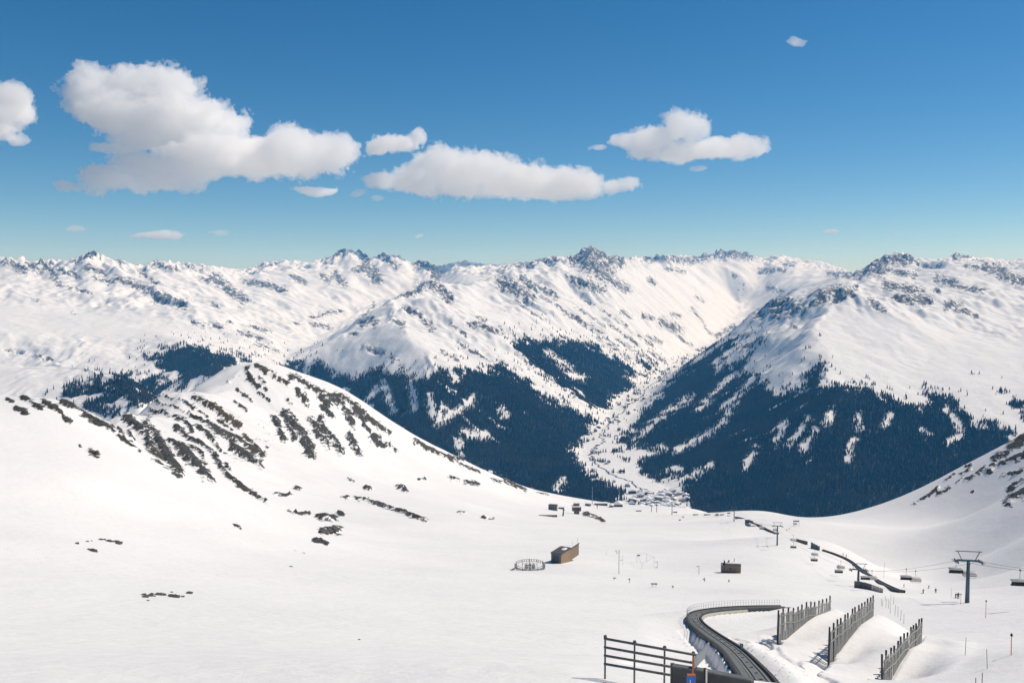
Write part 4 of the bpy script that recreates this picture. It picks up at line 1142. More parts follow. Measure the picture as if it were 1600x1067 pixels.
class MB:
    """collects simple solids; build() links them as one mesh object"""
    def __init__(self): self.v = []; self.f = []
    def add(self, vs, fs):
        o = len(self.v); self.v += [tuple(p) for p in vs]; self.f += [tuple(i + o for i in f) for f in fs]; return self
    def box(self, c, s, ax=None):
        """centre, full size, optional 3x3 axes"""
        c = Vector(c); ax = ax or (Vector((1, 0, 0)), Vector((0, 1, 0)), Vector((0, 0, 1)))
        vs = [c + ax[0] * (s[0] / 2 * i) + ax[1] * (s[1] / 2 * j) + ax[2] * (s[2] / 2 * k) for k in (-1, 1) for j in (-1, 1) for i in (-1, 1)]
        return self.add(vs, [(0, 2, 3, 1), (4, 5, 7, 6), (0, 1, 5, 4), (2, 6, 7, 3), (0, 4, 6, 2), (1, 3, 7, 5)])
    def beam(self, a, b, w, h=None, up=Vector((0, 0, 1))):
        a, b = Vector(a), Vector(b); d = (b - a); L = d.length; d = d / L
        if abs(d.dot(up)) > 0.99: up = Vector((0, 1, 0))
        x = d.cross(up).normalized(); u = x.cross(d)
        return self.box((a + b) / 2, (w, L, h or w), (x, d, u))
    def tube(self, a, b, r0, r1=None, n=10, cap=True):
        a, b = Vector(a), Vector(b); r1 = r0 if r1 is None else r1
        d = (b - a).normalized(); up = Vector((0, 0, 1)) if abs(d.z) < 0.95 else Vector((0, 1, 0))
        x = d.cross(up).normalized(); y = d.cross(x)
        vs = []
        for p, r in ((a, r0), (b, r1)):
            for k in range(n):
                t = 2 * math.pi * k / n
                vs.append(p + x * (math.cos(t) * r) + y * (math.sin(t) * r))
        fs = [(k, k + n, (k + 1) % n + n, (k + 1) % n) for k in range(n)]
        if cap: fs += [tuple(range(n)), tuple(range(2 * n - 1, n - 1, -1))]
        return self.add(vs, fs)
    def sweep(self, pts, prof, side):
        """prof: closed list of (across, up); side: across vector per point"""
        n = len(prof); vs = []
        for p, s in zip(pts, side):
            for a, u in prof: vs.append(Vector(p) + s * a + Vector((0, 0, u)))
        fs = []
        for i in range(len(pts) - 1):
            for k in range(n):
                fs.append((i * n + k, i * n + (k + 1) % n, (i + 1) * n + (k + 1) % n, (i + 1) * n + k))
        fs += [tuple(range(n - 1, -1, -1)), tuple((len(pts) - 1) * n + k for k in range(n))]
        return self.add(vs, fs)
    def mesh(self, name, m):
        me = bpy.data.meshes.new(name); me.from_pydata(self.v, [], self.f); me.materials.append(m)
        bm = bmesh.new(); bm.from_mesh(me); bmesh.ops.recalc_face_normals(bm, faces=bm.faces); bm.to_mesh(me); bm.free()
        return me
    def build(self, name, m, parent=None, loc=None, smooth_=False):
        me = self.mesh(name, m)
        if smooth_: me.polygons.foreach_set('use_smooth', [True] * len(me.polygons))
        return link(name, me, parent, loc)

def link(name, me, parent=None, loc=None):
    o = bpy.data.objects.new(name, me); COL.objects.link(o)
    if parent is not None: o.parent = parent
    if loc is not None: o.location = loc
    return o

def thing(name, label, cat, loc, rz=0.0, group=None):
    o = bpy.data.objects.new(name, None); COL.objects.link(o)
    o.location = loc; o.rotation_euler = (0, 0, rz); o.empty_display_size = 0.5
    return tag(o, label, cat, group)

def copy_tree(o, parent=None):
    c = o.copy(); COL.objects.link(c); c.parent = parent
    for ch in list(o.children): copy_tree(ch, c)
    return c
Zu = Vector((0, 0, 1))
def on_ground(p): return Vector((p[0], p[1], ground(p[0], p[1])))

# ------------------------------------------------------------------ funicular track
def across(pts):
    out = []
    for i in range(len(pts)):
        t = pts[min(i + 1, len(pts) - 1)] - pts[max(i - 1, 0)]
        out.append(Vector((t.y, -t.x, 0)).normalized())          # to the right of travel
    return out

def funicular(pts, label, full, ws=1.0):
    base = pts[0].copy()
    root = thing('funicular_track', label, 'railway track', base)
    L = [p - base for p in pts]; S = across(L)
    MB().sweep(L, [(-1.9 * ws, -0.75), (1.9 * ws, -0.75), (1.9 * ws, -0.10), (-1.9 * ws, -0.10)], S).build('track_bed', M['deck'], root)
    for g in (-0.15, 0.65):
        MB().sweep(L, [(g - 0.04, 0.0), (g + 0.04, 0.0), (g + 0.04, 0.13), (g - 0.04, 0.13)], S).build('rail', M['rail'], root)
    MB().sweep(L, [(1.9 * ws - 0.18, -0.12), (1.9 * ws + 0.08, -0.12), (1.9 * ws + 0.08, 0.22), (1.9 * ws - 0.18, 0.22)], S).build('kerb', M['deck'], root)
    MB().sweep(L, [(-1.9 * ws - 0.09, -1.3), (-1.9 * ws + 0.16, -1.3), (-1.9 * ws + 0.16, 0.16), (-1.9 * ws - 0.09, 0.16)], S).build('kerb', M['deck'], root)
    if not full: return root
    # sleepers every 0.84 m, walkway steps every 0.42 m
    sl = MB().box((0, 0, 0), (1.30, 0.26, 0.14)).mesh('sleeper', M['sleeper'])
    st = MB().box((0, 0, 0), (0.46, 0.20, 0.12)).mesh('step', M['sleeper'])
    for i in range(2, len(L) - 1):
        rz = math.atan2(S[i].y, S[i].x)
        if i % 2 == 0:
            o = link('sleeper', sl, root, L[i] + S[i] * 0.25 + Zu * -0.055); o.rotation_euler = (0, 0, rz)
        if i < 150 or i % 2:
            o = link('step', st, root, L[i] + S[i] * -0.70 + Zu * -0.05); o.rotation_euler = (0, 0, rz)
    # cable rollers
    for i in range(6, len(L) - 1, 14):
        MB().tube(L[i] + S[i] * 0.15 + Zu * 0.05, L[i] + S[i] * 0.36 + Zu * 0.05, 0.09, None, 8).build('roller', M['galv'], root)
    # handrail on the outside of the bend
    post = MB().tube((0, 0, 0), (0, 0, 1.15), 0.018, None, 5).mesh('railing_post', M['galv'])
    i0 = next(i for i, p in enumerate(pts) if p.y > 128)
    for i in range(i0, len(L) - 1, 3):
        link('railing_post', post, root, L[i] - S[i] * 1.16 + Zu * 0.1)
    for h in (0.8, 1.3):
        MB().sweep([p - s * 1.16 + Zu * h for p, s in zip(L[i0:-1], S[i0:-1])], [(-0.014, -0.014), (0.014, -0.014), (0.014, 0.014), (-0.014, 0.014)], S[i0:-1]).build('handrail', M['galv'], root)
    # pale retaining wall under the inside of the bend, with drain holes
    ia = next(i for i, p in enumerate(pts) if p.y > 140); ib = next(i for i, p in enumerate(pts) if p.y > 180)
    wl = MB().sweep(L[ia:ib], [(1.28, -2.2), (1.5, -2.2), (1.5, -0.02), (1.28, -0.02)], S[ia:ib]).build('retaining_wall', M['paleconcrete'], root)
    for i in range(ia + 4, ib - 3, 7):
        MB().tube(S[i] * 1.46 + L[i] + Zu * -0.5, S[i] * 1.52 + L[i] + Zu * -0.5, 0.13, None, 8).build('drain_hole', M['black'], wl)
    return root
funicular(TRACK, 'curved funicular track with rails and steps, nearest stretch, bending below the snow fences', True, 0.63)

# ------------------------------------------------------------------ snow fences
slat_meshes = []
for k in range(4):
    rg = random.Random(k)
    slat_meshes.append(MB().box((0, 0, 0.5), (0.27 + rg.uniform(-0.06, 0.04), 0.05, 1.0)).mesh('slat', M['oldwood']))
pale_slat = MB().box((0, 0, 0.5), (0.42, 0.06, 1.0)).mesh('slat', M['newwood'])
post_mesh = MB().tube((0, 0, 0), (0, 0, 1), 0.13, 0.12, 7).mesh('post', M['darkpost'])
FENCE_LABELS = ['slatted wooden snow fence nearest the bend of the track', 'middle one of the three slatted wooden snow fences', 'slatted wooden snow fence farthest from the track, cut by the bottom edge']
for fi, f in enumerate(FENCES):
    A, B = at(*f['base'][0]), at(*f['base'][-1])
    zA, zB = at(f['base'][0][0], f['top'][0], f['base'][0][2]).z, at(f['base'][-1][0], f['top'][1], f['base'][-1][2]).z
    n = f['n']; rg = random.Random(20 + fi)
    root = thing('snow_fence', FENCE_LABELS[fi], 'snow fence', on_ground(A), 0.0, 'slatted snow fences beside the track')
    o0 = Vector(root.location)
    d = Vector((B.x - A.x, B.y - A.y, 0)); rz = math.atan2(d.y, d.x); dn = d.normalized(); nrm = Vector((-dn.y, dn.x, 0))
    tops = []
    for i in range(n):
        t = i / (n - 1); p = A.lerp(B, t); z1 = zA + (zB - zA) * t + rg.uniform(-0.18, 0.22)
        z0 = ground(p.x, p.y) - 0.6
        o = link('post', post_mesh, root, Vector((p.x, p.y, z0)) - o0 + nrm * 0.12); o.scale = (1, 1, z1 - z0)
        o.rotation_euler = (rg.uniform(-0.02, 0.02), rg.uniform(-0.02, 0.02), 0)
        tops.append((p, z1))
    pale = {1: (7,), 2: (), 0: (8,)}.get(fi, ())
    pale = [(8,), (), (2, 7)][fi]
    for i in range(n - 1):
        (p, za), (q, zb) = tops[i], tops[i + 1]
        drop = rg.uniform(0.35, 0.6)
        for k in range(6):
            t = (k + 0.5) / 6; s = p.lerp(q, t)
            if i in pale and k in (1, 2, 3):
                if k != 2: continue
                me = pale_slat
            else: me = rg.choice(slat_meshes)
            z0 = ground(s.x, s.y) - 0.25; z1 = za + (zb - za) * t - drop - (1 - t) * 0.25 + rg.uniform(-0.12, 0.12)
            if z1 - z0 < 0.3 or rg.random() < 0.07: continue
            if rg.random() < 0.12: z1 -= rg.uniform(0.2, 0.7)
            o = link('slat', me, root, Vector((s.x, s.y, z0)) - o0); o.scale = (rg.uniform(0.75, 1.2), 1, z1 - z0); o.rotation_euler = (rg.uniform(-.02, .02), rg.gauss(0, .022), rz)
    for hgt in (0.9, 2.1):
        m = MB()
        for (p, za), (q, zb) in zip(tops[:-1], tops[1:]):
            m.beam(Vector((p.x, p.y, za - hgt)) - o0 - nrm * 0.07, Vector((q.x, q.y, zb - hgt)) - o0 - nrm * 0.07, 0.06, 0.14)
        m.build('cross_rail', M['oldwood'], root)

# ------------------------------------------------------------------ guard railing, parapet and signs at the bottom edge
def railing():
    Y0, Y1 = 32.0, 30.3
    L0, L1 = at(944, 997, Y0), at(1089, 1023, Y1)
    base = on_ground(L0)
    root = thing('guard_railing', 'dark steel guard railing with four pipes at the bottom edge', 'railing', base)
    h = 62 / F_PX * Y0
    for k, (ya, yb, x1) in enumerate(((997, 1023, 1089), (1010.5, 1035, 1083), (1023.5, 1047, 1083), (1036.5, 1060, 1083))):
        a = at(944, ya, Y0); b = at(x1, yb, Y0 + (Y1 - Y0) * (x1 - 944) / 145)
        MB().tube(a - base, b - base, 0.044, None, 10).build('rail', M['steel'], root, None, True)
    for px, py in ((946, 995), (992, 1003.5), (1039, 1012), (1084, 1021)):
        Y = Y0 + (Y1 - Y0) * (px - 944) / 145
        p = at(px, py, Y); g = ground(p.x, p.y) - 0.5
        MB().tube(Vector((p.x, p.y + 0.06, g)) - base, p + Vector((0, 0.06, 0)) - base, 0.034, None, 8).build('post', M['steel'], root, None, True)
        MB().tube(p + Vector((0, 0.06, -0.02)) - base, p + Vector((0, 0.06, 0.05)) - base, 0.07, 0.05, 8).build('cap', M['steel'], root)
railing()

def parapet():
    Y0, Y1 = 29.0, 27.6
    a, m_, b = at(1052, 1039.5, Y0), at(1103, 1048, Y0 - 0.6), at(1176, 1062, Y1)
    base = Vector((a.x, a.y, a.z - 1.6))
    root = thing('parapet_wall', 'dark grey plank parapet in front of the railing, bottom edge', 'wall', base)
    for p, q in ((a, m_), (m_, b)):
        d = (q - p).normalized(); gap = d * 0.01
        pts = []
        for k in range(5):
            z = 0.32 * k
            MB().beam(p + gap - base - Zu * (z + 0.16), q - gap - base - Zu * (z + 0.16), 0.16, 0.312).build('plank', M['concrete'], root)
        MB().beam(p - base + Zu * 0.02, q - base + Zu * 0.02, 0.22, 0.04).build('top_cap', M['steel'], root)
    for p in (a + (b - a) * 0.0, m_, b):
        MB().beam(p - base + Vector((0, 0.14, 0.02)), p - base + Vector((0, 0.14, -1.7)), 0.12).build('post', M['steel'], root)
parapet()

def near_signs():
    # oblique grey board on an orange post
    Y = 28.0
    c = [at(1084, 1028, Y), at(1101, 1010, Y + 0.9), at(1101, 1027, Y + 0.9), at(1085, 1045, Y)]
    c[3] = Vector((c[0].x, c[0].y, c[3].z)); c[2] = Vector((c[1].x, c[1].y, c[2].z))
    base = Vector((c[0].x, c[0].y, ground(c[0].x, c[0].y)))
    root = thing('notice_board', 'grey notice board seen edge-on above an orange post', 'sign', base)
    n = (c[1] - c[0]).cross(c[3] - c[0]).normalized() * 0.02
    MB().add([p - base - n for p in c] + [p - base + n for p in c], [(0, 1, 2, 3), (7, 6, 5, 4), (0, 4, 5, 1), (1, 5, 6, 2), (2, 6, 7, 3), (3, 7, 4, 0)]).build('board', M['galv'], root)
    MB().tube(Vector((0, 0, -0.4)), c[0] - base + Vector((-0.03, 0, 0.02)), 0.020, None, 8).build('post', M['orange'], root)
    MB().beam(c[0] - base + Vector((-0.02, -0.02, 0)), c[3] - base + Vector((-0.02, -0.02, 0)), 0.03).build('edge_strip', M['orange'], root)
    # blue sign
    Y = 27.2
    a = at(1073, 1056, Y); b = at(1087, 1072, Y)
    base = Vector(((a.x + b.x) / 2, Y, a.z - 1.2))
    root = thing('direction_sign', 'small blue sign with an orange top below the notice board', 'sign', base)
    w, h = b.x - a.x, a.z - b.z
    c0 = Vector(((a.x + b.x) / 2, Y, (a.z + b.z) / 2)) - base
    MB().box(c0, (w, 0.03, h)).build('panel', M['blue'], root)
    MB().box(c0 + Vector((0, 0, h / 2 + 0.045)), (w * 0.9, 0.026, 0.06)).build('top_strip', M['orange'], root)
    pic = MB()
    pic.box(c0 + Vector((-0.03, -0.019, -0.01)), (0.022, 0.006, h * 0.45)); pic.build('white_mark', M['white'], root)
    MB().tube(c0 + Vector((0, 0.04, -2.0)), c0 + Vector((0, 0.04, h / 2)), 0.03, None, 8).build('post', M['galv'], root)
    # black and white marker
    Y = 27.0
    p = at(1101, 1043, Y)
    base = Vector((p.x, Y, p.z - 1.6))
    root = thing('marker_board', 'upright black and white marker post in front of the parapet', 'marker', base)
    MB().box((0, 0, 0.8), (0.055, 0.04, 1.6)).build('black_stripe', M['black'], root)
    MB().box((0.055, 0, 0.77), (0.05, 0.038, 1.54)).build('white_stripe', M['white'], root)
    MB().box((0.02, -0.03, 1.12), (0.10, 0.02, 0.05)).build('bracket', M['yellow'], root)
    # green plate beside the track
    q = hit(1158, 1031)
    root = thing('marker_sign', 'small green plate on a thin pole beside the track', 'sign', q)
    k = q.y / F_PX
    MB().tube((0, 0, -0.4), (0, 0, 26 * k), 0.025, None, 6).build('pole', M['galv'], root)
    MB().box((0, -0.03, 24.5 * k), (5.2 * k, 0.03, 6 * k)).build('plate', M['green'], root)
    MB().box((0, -0.048, 24.5 * k), (1.6 * k, 0.006, 2.6 * k)).build('white_mark', M['white'], root)
near_signs()

# ------------------------------------------------------------------ chairlift
LA, LB = 73.7, 0.1609                                  # the lift runs straight: x = LA + LB * y
LDIR = Vector((LB, 1, 0)).normalized(); LSIDE = Vector((1, -LB, 0)).normalized()
GAUGE = 2.7
def lift_z(Y):
    Ys = [130, 217, 336, 569, 900, 1300, 1700]
    zs = [at(800 + F_PX * (LA / y + LB) / 1.0165, py, y).z for y, py in ((217, 877), (336, 890.5), (569, 822), (900, 796), (1300, 793), (1700, 793))]
    zs = [zs[0] + (217 - 130) * 0.28] + zs
    i = max(0, min(len(Ys) - 2, int(np.searchsorted(Ys, Y)) - 1))
    t = (Y - Ys[i]) / (Ys[i + 1] - Ys[i])
    return zs[i] + (zs[i + 1] - zs[i]) * t - 4 * t * (1 - t) * (Ys[i + 1] - Ys[i]) * 0.012
def pylon(Y, label):
    x = LA + LB * Y
    g = ground(x, Y); zt = lift_z(Y)
    base = Vector((x, Y, g)); h = zt - g
    root = thing('lift_pylon', label, 'lift pylon', base, 0, 'chairlift pylons')
    MB().tube((0, 0, -0.8), (0, 0, h + 0.3), 0.52, 0.36, 14).build('mast', M['bluesteel'], root, None, True)
    z = h + 0.25
    S = LSIDE; D = LDIR
    MB().beam(S * -2.5 + Zu * z, S * 2.5 + Zu * z, 0.42, 0.40, ).build('crossarm', M['bluesteel'], root)
    for s in (-1, 1):
        c = S * (s * GAUGE) + Zu * (z - 0.35)
        sh = MB(); sh.beam(c - D * 1.7, c + D * 1.7, 0.16, 0.22); sh.beam(c - S * 0.5 + Zu * 0.1, c + S * 0.5 + Zu * 0.1, 0.20, 0.3)
        so = sh.build('sheave_train', M['steel'], root)
        for k in range(6):
            p = c + D * (-1.5 + 0.6 * k) + Zu * 0.14
            MB().tube(p - S * 0.10, p + S * 0.10, 0.24, None, 10).build('sheave', M['steel'], so)
        MB().beam(S * (s * 1.55) + Zu * (z + 0.2), S * (s * 2.45) + Zu * (z + 2.15), 0.15).build('strut', M['steel'], root)
        MB().beam(c + S * (s * 0.55) - D * 1.6 + Zu * 0.1, c + S * (s * 0.55) + D * 1.6 + Zu * 0.1, 0.25, 0.06).build('catwalk', M['galv'], root)
    MB().beam(S * -3.0 + Zu * (z + 2.2), S * 3.0 + Zu * (z + 2.2), 0.16, 0.18).build('lifting_frame', M['steel'], root)
    lad = MB()
    for s in (-0.18, 0.18): lad.tube(S * s - D * 0.62 + Zu * 1.5, S * s - D * 0.48 + Zu * h, 0.025, None, 6)
    for k in range(int(h / 0.6)): lad.tube(S * -0.18 - D * 0.55 + Zu * (1.6 + k * 0.6), S * 0.18 - D * 0.55 + Zu * (1.6 + k * 0.6), 0.02, None, 5) if 1.6 + k * 0.6 < h else None
    lad.build('ladder', M['galv'], root)
    return root
pylon(217, 'tallest-looking lift pylon, near the right edge with a broad crossarm')
pylon(336, 'lift pylon standing in front of the dark panel wall')
pylon(569, 'slender lift pylon right of the small square hut')
pylon(900, 'lift pylon on the skyline of the snow slope against the forest')
def rope(s):
    pts = [Vector((LA + LB * y, y, lift_z(y) + 0.18)) + LSIDE * (s * GAUGE) for y in list(np.arange(150, 660, 6.0)) + list(np.arange(660, 1300, 20.0))]
    base = pts[0].copy()
    m = MB(); m.sweep([p - base for p in pts], [(0.035, 0), (0, 0.035), (-0.035, 0), (0, -0.035)], [LSIDE] * len(pts))
    o = m.build('haul_rope', M['steel'], None, base)
    tag(o, 'steel haul rope carrying the dark chairs' if s < 0 else 'steel haul rope carrying the pale canopied chairs', 'rope', 'chairlift ropes')
rope(-1); rope(1)

def make_chair(dark):
    root = thing('lift_chair', 'chair', 'lift chair', (0, 0, 0), 0)
    # local axes: x across, y along the rope; origin at the grip
    MB().box((0, 0, 0.02), (0.22, 0.55, 0.30)).build('grip', M['steel'], root)
    MB().tube((0, 0, 0), (0, 0.0, -1.75), 0.045, None, 8).build('hanger', M['steel'], root)
    fr = MB()
    fr.tube((-1.45, 0, -1.95), (0, 0, -1.72), 0.04, None, 8); fr.tube((0, 0, -1.72), (1.45, 0, -1.95), 0.04, None, 8)
    for s in (-1.5, 1.5):
        fr.tube((s, 0.0, -1.93), (s, 0.10, -3.0), 0.04, None, 8); fr.tube((s, 0.1, -3.0), (s, -0.45, -3.05), 0.04, None, 8)
    fr.build('frame', M['galv'], root)
    MB().box((0, -0.20, -3.02), (3.1, 0.55, 0.16)).build('seat', M['seat'], root)
    for k in range(6):
        MB().box((-1.29 + 0.516 * k, 0.10, -2.66), (0.48, 0.14, 0.62)).build('backrest', M['seat'], root)
    # wind canopy: a curved pale shell, open above the back on the dark side, pulled down on the other
    m = MB(); prof = []
    rng_ = [(0.28, -2.28), (0.20, -1.98), (-0.15, -1.86), (-0.55, -1.98), (-0.72, -2.25)] if dark else [(0.30, -2.95), (0.34, -2.45), (0.16, -2.02), (-0.22, -1.90), (-0.60, -2.05), (-0.78, -2.5), (-0.74, -2.9)]
    n = len(rng_)
    for x in (-1.62, -1.3, 0, 1.3, 1.62):
        e = 0.14 if abs(x) > 1.5 else 0.0
        prof += [Vector((x, y * (1 - e), z - e * 0.5)) for y, z in rng_]
    fs = [(i * n + k, i * n + k + 1, (i + 1) * n + k + 1, (i + 1) * n + k) for i in range(4) for k in range(n - 1)]
    m.add(prof, fs)
    o = m.build('canopy', M['bubble'], root, None, True)
    sol = o.modifiers.new('thickness', 'SOLIDIFY'); sol.thickness = 0.04
    MB().tube((-1.4, -0.62, -3.35), (1.4, -0.62, -3.35), 0.035, None, 6).build('footrest', M['galv'], root)
    return root
protos = {True: make_chair(True), False: make_chair(False)}
used = {True: False, False: False}
CH = [(True, 1597, 'dark chair cut by the right edge of the picture'), (True, 1496, 'dark chair just left of the tallest-looking pylon'), (False, 1515, 'pale canopied chair in front of the tallest-looking pylon mast'),
      (True, 1418, 'dark chair between the two nearest pylons'), (False, 1431, 'pale canopied chair between the two nearest pylons'), (True, 1354, 'dark chair just right of the second pylon'), (False, 1363, 'pale canopied chair just right of the second pylon'),
      (True, 1312, 'dark chair just left of the second pylon'), (False, 1314, 'pale canopied chair just left of the second pylon'), (True, 1273, 'dark chair above the bend of the track wall'), (False, 1273, 'pale canopied chair hanging under the bend of the track wall'),
      (True, 1240, 'dark chair at the upper end of the panelled track wall'), (False, 1239, 'pale canopied chair below the upper end of the track wall'), (True, 1213, 'dark chair in front of the slender pylon'), (False, 1211, 'pale canopied chair left of the slender pylon'),
      (True, 1190, 'dark chair just beyond the slender pylon'), (False, 1189, 'pale canopied chair just beyond the slender pylon'), (True, 1170, 'dark chair halfway between the slender pylon and the skyline pylon'), (True, 1138, 'dark chair just in front of the skyline pylon'), (True, 1120, 'dark chair just beyond the skyline pylon')]
for dark, cpx, lb in CH:
    s = -1 if dark else 1
    Y = (LA + s * GAUGE) / ((cpx - 800) / F_PX * 1.0165 - LB)
    o = protos[dark] if not used[dark] else copy_tree(protos[dark])
    used[dark] = True
    p = Vector((LA + LB * Y, Y, lift_z(Y) + 0.18)) + LSIDE * (s * GAUGE)
    o.location = p; o.rotation_euler = (0, 0, -math.atan(LB) + (math.pi if dark else 0))
    tag(o, lb, 'lift chair', 'chairs hanging on the lift')

# ------------------------------------------------------------------ lower stretch of the funicular with its side walls
low = [hit(px, py) for px, py in ((1410,926),(1397,922),(1372,909),(1355,898),(1340,887),(1325,876),(1305,867),(1281,859))]
low = [p + Zu * 0.6 for p in low if p is not None]
funicular(spline(low, 2.0), 'dark lower stretch of the funicular track curving behind the lift', False, 0.62)
low2 = [hit(px, py) for px, py in ((1213,834),(1200,829),(1185,821),(1168,813),(1151,808),(1135,806))]
funicular(spline([p + Zu * 0.7 for p in low2 if p is not None], 3.0), 'farthest brown stretch of the funicular track near the skyline pylon', False, 0.8)

def panel_wall(pix, hpx, n, label, mats, gap=0.06):
    P3 = [hit(*p) for p in pix]
    root = thing('panel_wall', label, 'wall', P3[0])
    o0 = P3[0]
    pts = spline(P3, 0.5) if len(P3) > 2 else [P3[0].lerp(P3[1], k / 40) for k in range(41)]
    for i in range(n):
        a = pts[int(i / n * (len(pts) - 1))]; b = pts[int((i + 1) / n * (len(pts) - 1))]
        h = (hpx[0] + (hpx[1] - hpx[0]) * i / max(1, n - 1)) / F_PX * a.y
        d = (b - a).normalized() * gap
        za = min(a.z, b.z) - 0.4
        MB().add([Vector((p.x, p.y + dy, z)) - o0 for dy in (0, 0.15) for p, z in ((a + d, za), (b - d, za), (b - d, b.z + h), (a + d, a.z + h))],
                 [(0, 1, 2, 3), (7, 6, 5, 4), (0, 4, 5, 1), (1, 5, 6, 2), (2, 6, 7, 3), (3, 7, 4, 0)]).build('panel', M[mats[i % len(mats)] if len(mats) != n else mats[i]], root)
        MB().beam(a - o0 + Zu * -0.5, a - o0 + Zu * (h + 0.1), 0.14).build('post', M['steel'], root)
panel_wall([(1335,918),(1353,920),(1380,926)], (11, 7), 9, 'panel wall, dark at one end and pinkish grey at the other, behind the second pylon', ['steel', 'steel', 'steel', 'greywood', 'newwood', 'newwood', 'newwood', 'newwood', 'newwood'])
panel_wall([(1267,856),(1281,860)], (9.5, 7), 4, 'short dark panel wall at the top of the lower track', ['bluesteel', 'steel'])
panel_wall([(1244,845),(1262,851)], (4, 5.5), 6, 'low brownish board wall left of the short dark panel wall', ['shingle', 'greywood'])

# ------------------------------------------------------------------ research huts and instruments
def long_hut():
    fr = on_ground((20.7, 385)); o0 = fr
    ax = Vector((9, 18, 0)).normalized(); sx = Vector((-ax.y, ax.x, 0))       # along, to the left
    zt = at(878, 866, 385).z - o0.z
    root = thing('long_hut', 'long brown flat-roofed hut with a blue-grey garage door', 'hut', o0)
    W = 4.6
    def blk(a0, a1, z0, z1, w0=0.0, w1=W): return [ax * a + sx * w + Zu * z for z in (z0, z1) for a, w in ((a0, w0), (a1, w0), (a1, w1), (a0, w1))]
    BF = [(3, 2, 1, 0), (4, 5, 6, 7), (0, 1, 5, 4), (1, 2, 6, 5), (2, 3, 7, 6), (3, 0, 4, 7)]
    MB().add(blk(0.12, 9.8, -1.5, zt), BF).build('wall', M['brownwood'], root)
    MB().add(blk(10.1, 20, -1.5, zt - 0.35, 0.15), BF).build('wall', M['shingle'], root)
    for k in range(8):
        MB().add(blk(0.2 + k * 1.2, 1.3 + k * 1.2, -0.5, zt - 0.5, -0.04, 0.0), BF).build('board', M['brownwood'], root)
    MB().add(blk(0.0, 0.12, -1.5, zt), BF).build('front_wall', M['greywood'], root)
    r1 = MB().add(blk(-0.25, 9.95, zt, zt + 0.3, -0.25, W + 0.25), BF).build('roof', M['roof'], root)
    r2 = MB().add(blk(9.97, 20.2, zt - 0.35, zt - 0.05, -0.1, W + 0.25), BF).build('roof', M['roof'], root)
    MB().add(blk(10.6, 20.15, zt - 0.05, zt + 0.35, 0.1, W + 0.2), BF).build('snow_patch', M['snow'], r2)
    m = MB(); n = 10
    ring = [ax * (7.4 + 1.9 * math.cos(t)) + sx * (1.6 + 1.1 * math.sin(t)) for t in [2 * math.pi * k / n for k in range(n)]]
    m.add([p + Zu * (zt + 0.3) for p in ring] + [ax * 7.4 + sx * 1.6 + Zu * (zt + 0.62)], [(k, (k + 1) % n, n) for k in range(n)]); m.build('snow_patch', M['snow'], r1)
    d = MB().add(blk(-0.07, 0.0, -0.3, zt - 0.6, 0.9, W - 0.7), BF).build('garage_door', M['door'], root)
    for k in range(4):
        MB().add(blk(-0.10, -0.071, 0.3 + k * 0.75, 0.36 + k * 0.75, 1.0, W - 0.8), BF).build('door_rib', M['bluesteel'], d)
    MB().add(blk(1.0, 8.8, zt - 0.3, zt - 0.12, -0.12, -0.045), BF).build('gutter', M['galv'], root)
    for a in (14.0, 19.6): MB().tube(ax * a + sx * 0.6 + Zu * zt, ax * a + sx * 0.6 + Zu * (zt + 2.2), 0.05, None, 6).build('pole', M['galv'], root)
long_hut()

def square_hut():
    p = hit(1143, 895); k = p.y / F_PX
    root = thing('square_hut', 'small brown shingled hut with snow on its roof', 'hut', p, math.radians(-8))
    w, h, d = 29 * k, 13 * k, 20 * k
    MB().box((2 * k, d / 2, h / 2 - 0.5), (w - 4 * k, d, h + 1)).build('wall', M['shingle'], root)
    MB().box((-w / 2 + 1.5 * k, d / 2 - 0.4, h / 2 - 0.7), (4.6 * k, d * 0.8, h + 0.6)).build('side_wall', M['greywood'], root)
    MB().box((2 * k, d / 2, h + 0.12), (w - 3.4 * k, d + 0.5, 0.25)).build('roof', M['roof'], root)
    m = MB(); m.box((2.5 * k, d / 2 + 0.2, h + 0.45), (w - 5.5 * k, d - 0.4, 0.4)); m.build('snow_cap', M['snow'], root)
    MB().tube((-4 * k, d * 0.3, h), (-4 * k, d * 0.3, h + 1.5), 0.35, None, 8).build('vent', M['steel'], root)
    MB().tube((5 * k, d * 0.5, h), (5 * k, d * 0.5, h + 2.0), 0.14, None, 8).build('pipe', M['galv'], root)
    MB().box((5 * k, -0.03, h * 0.42), (1.0, 0.05, 1.6)).build('door', M['greywood'], root)
    MB().box((-2 * k, -0.03, h * 0.55), (1.0, 0.05, 0.8)).build('window', M['glass'], root)
square_hut()

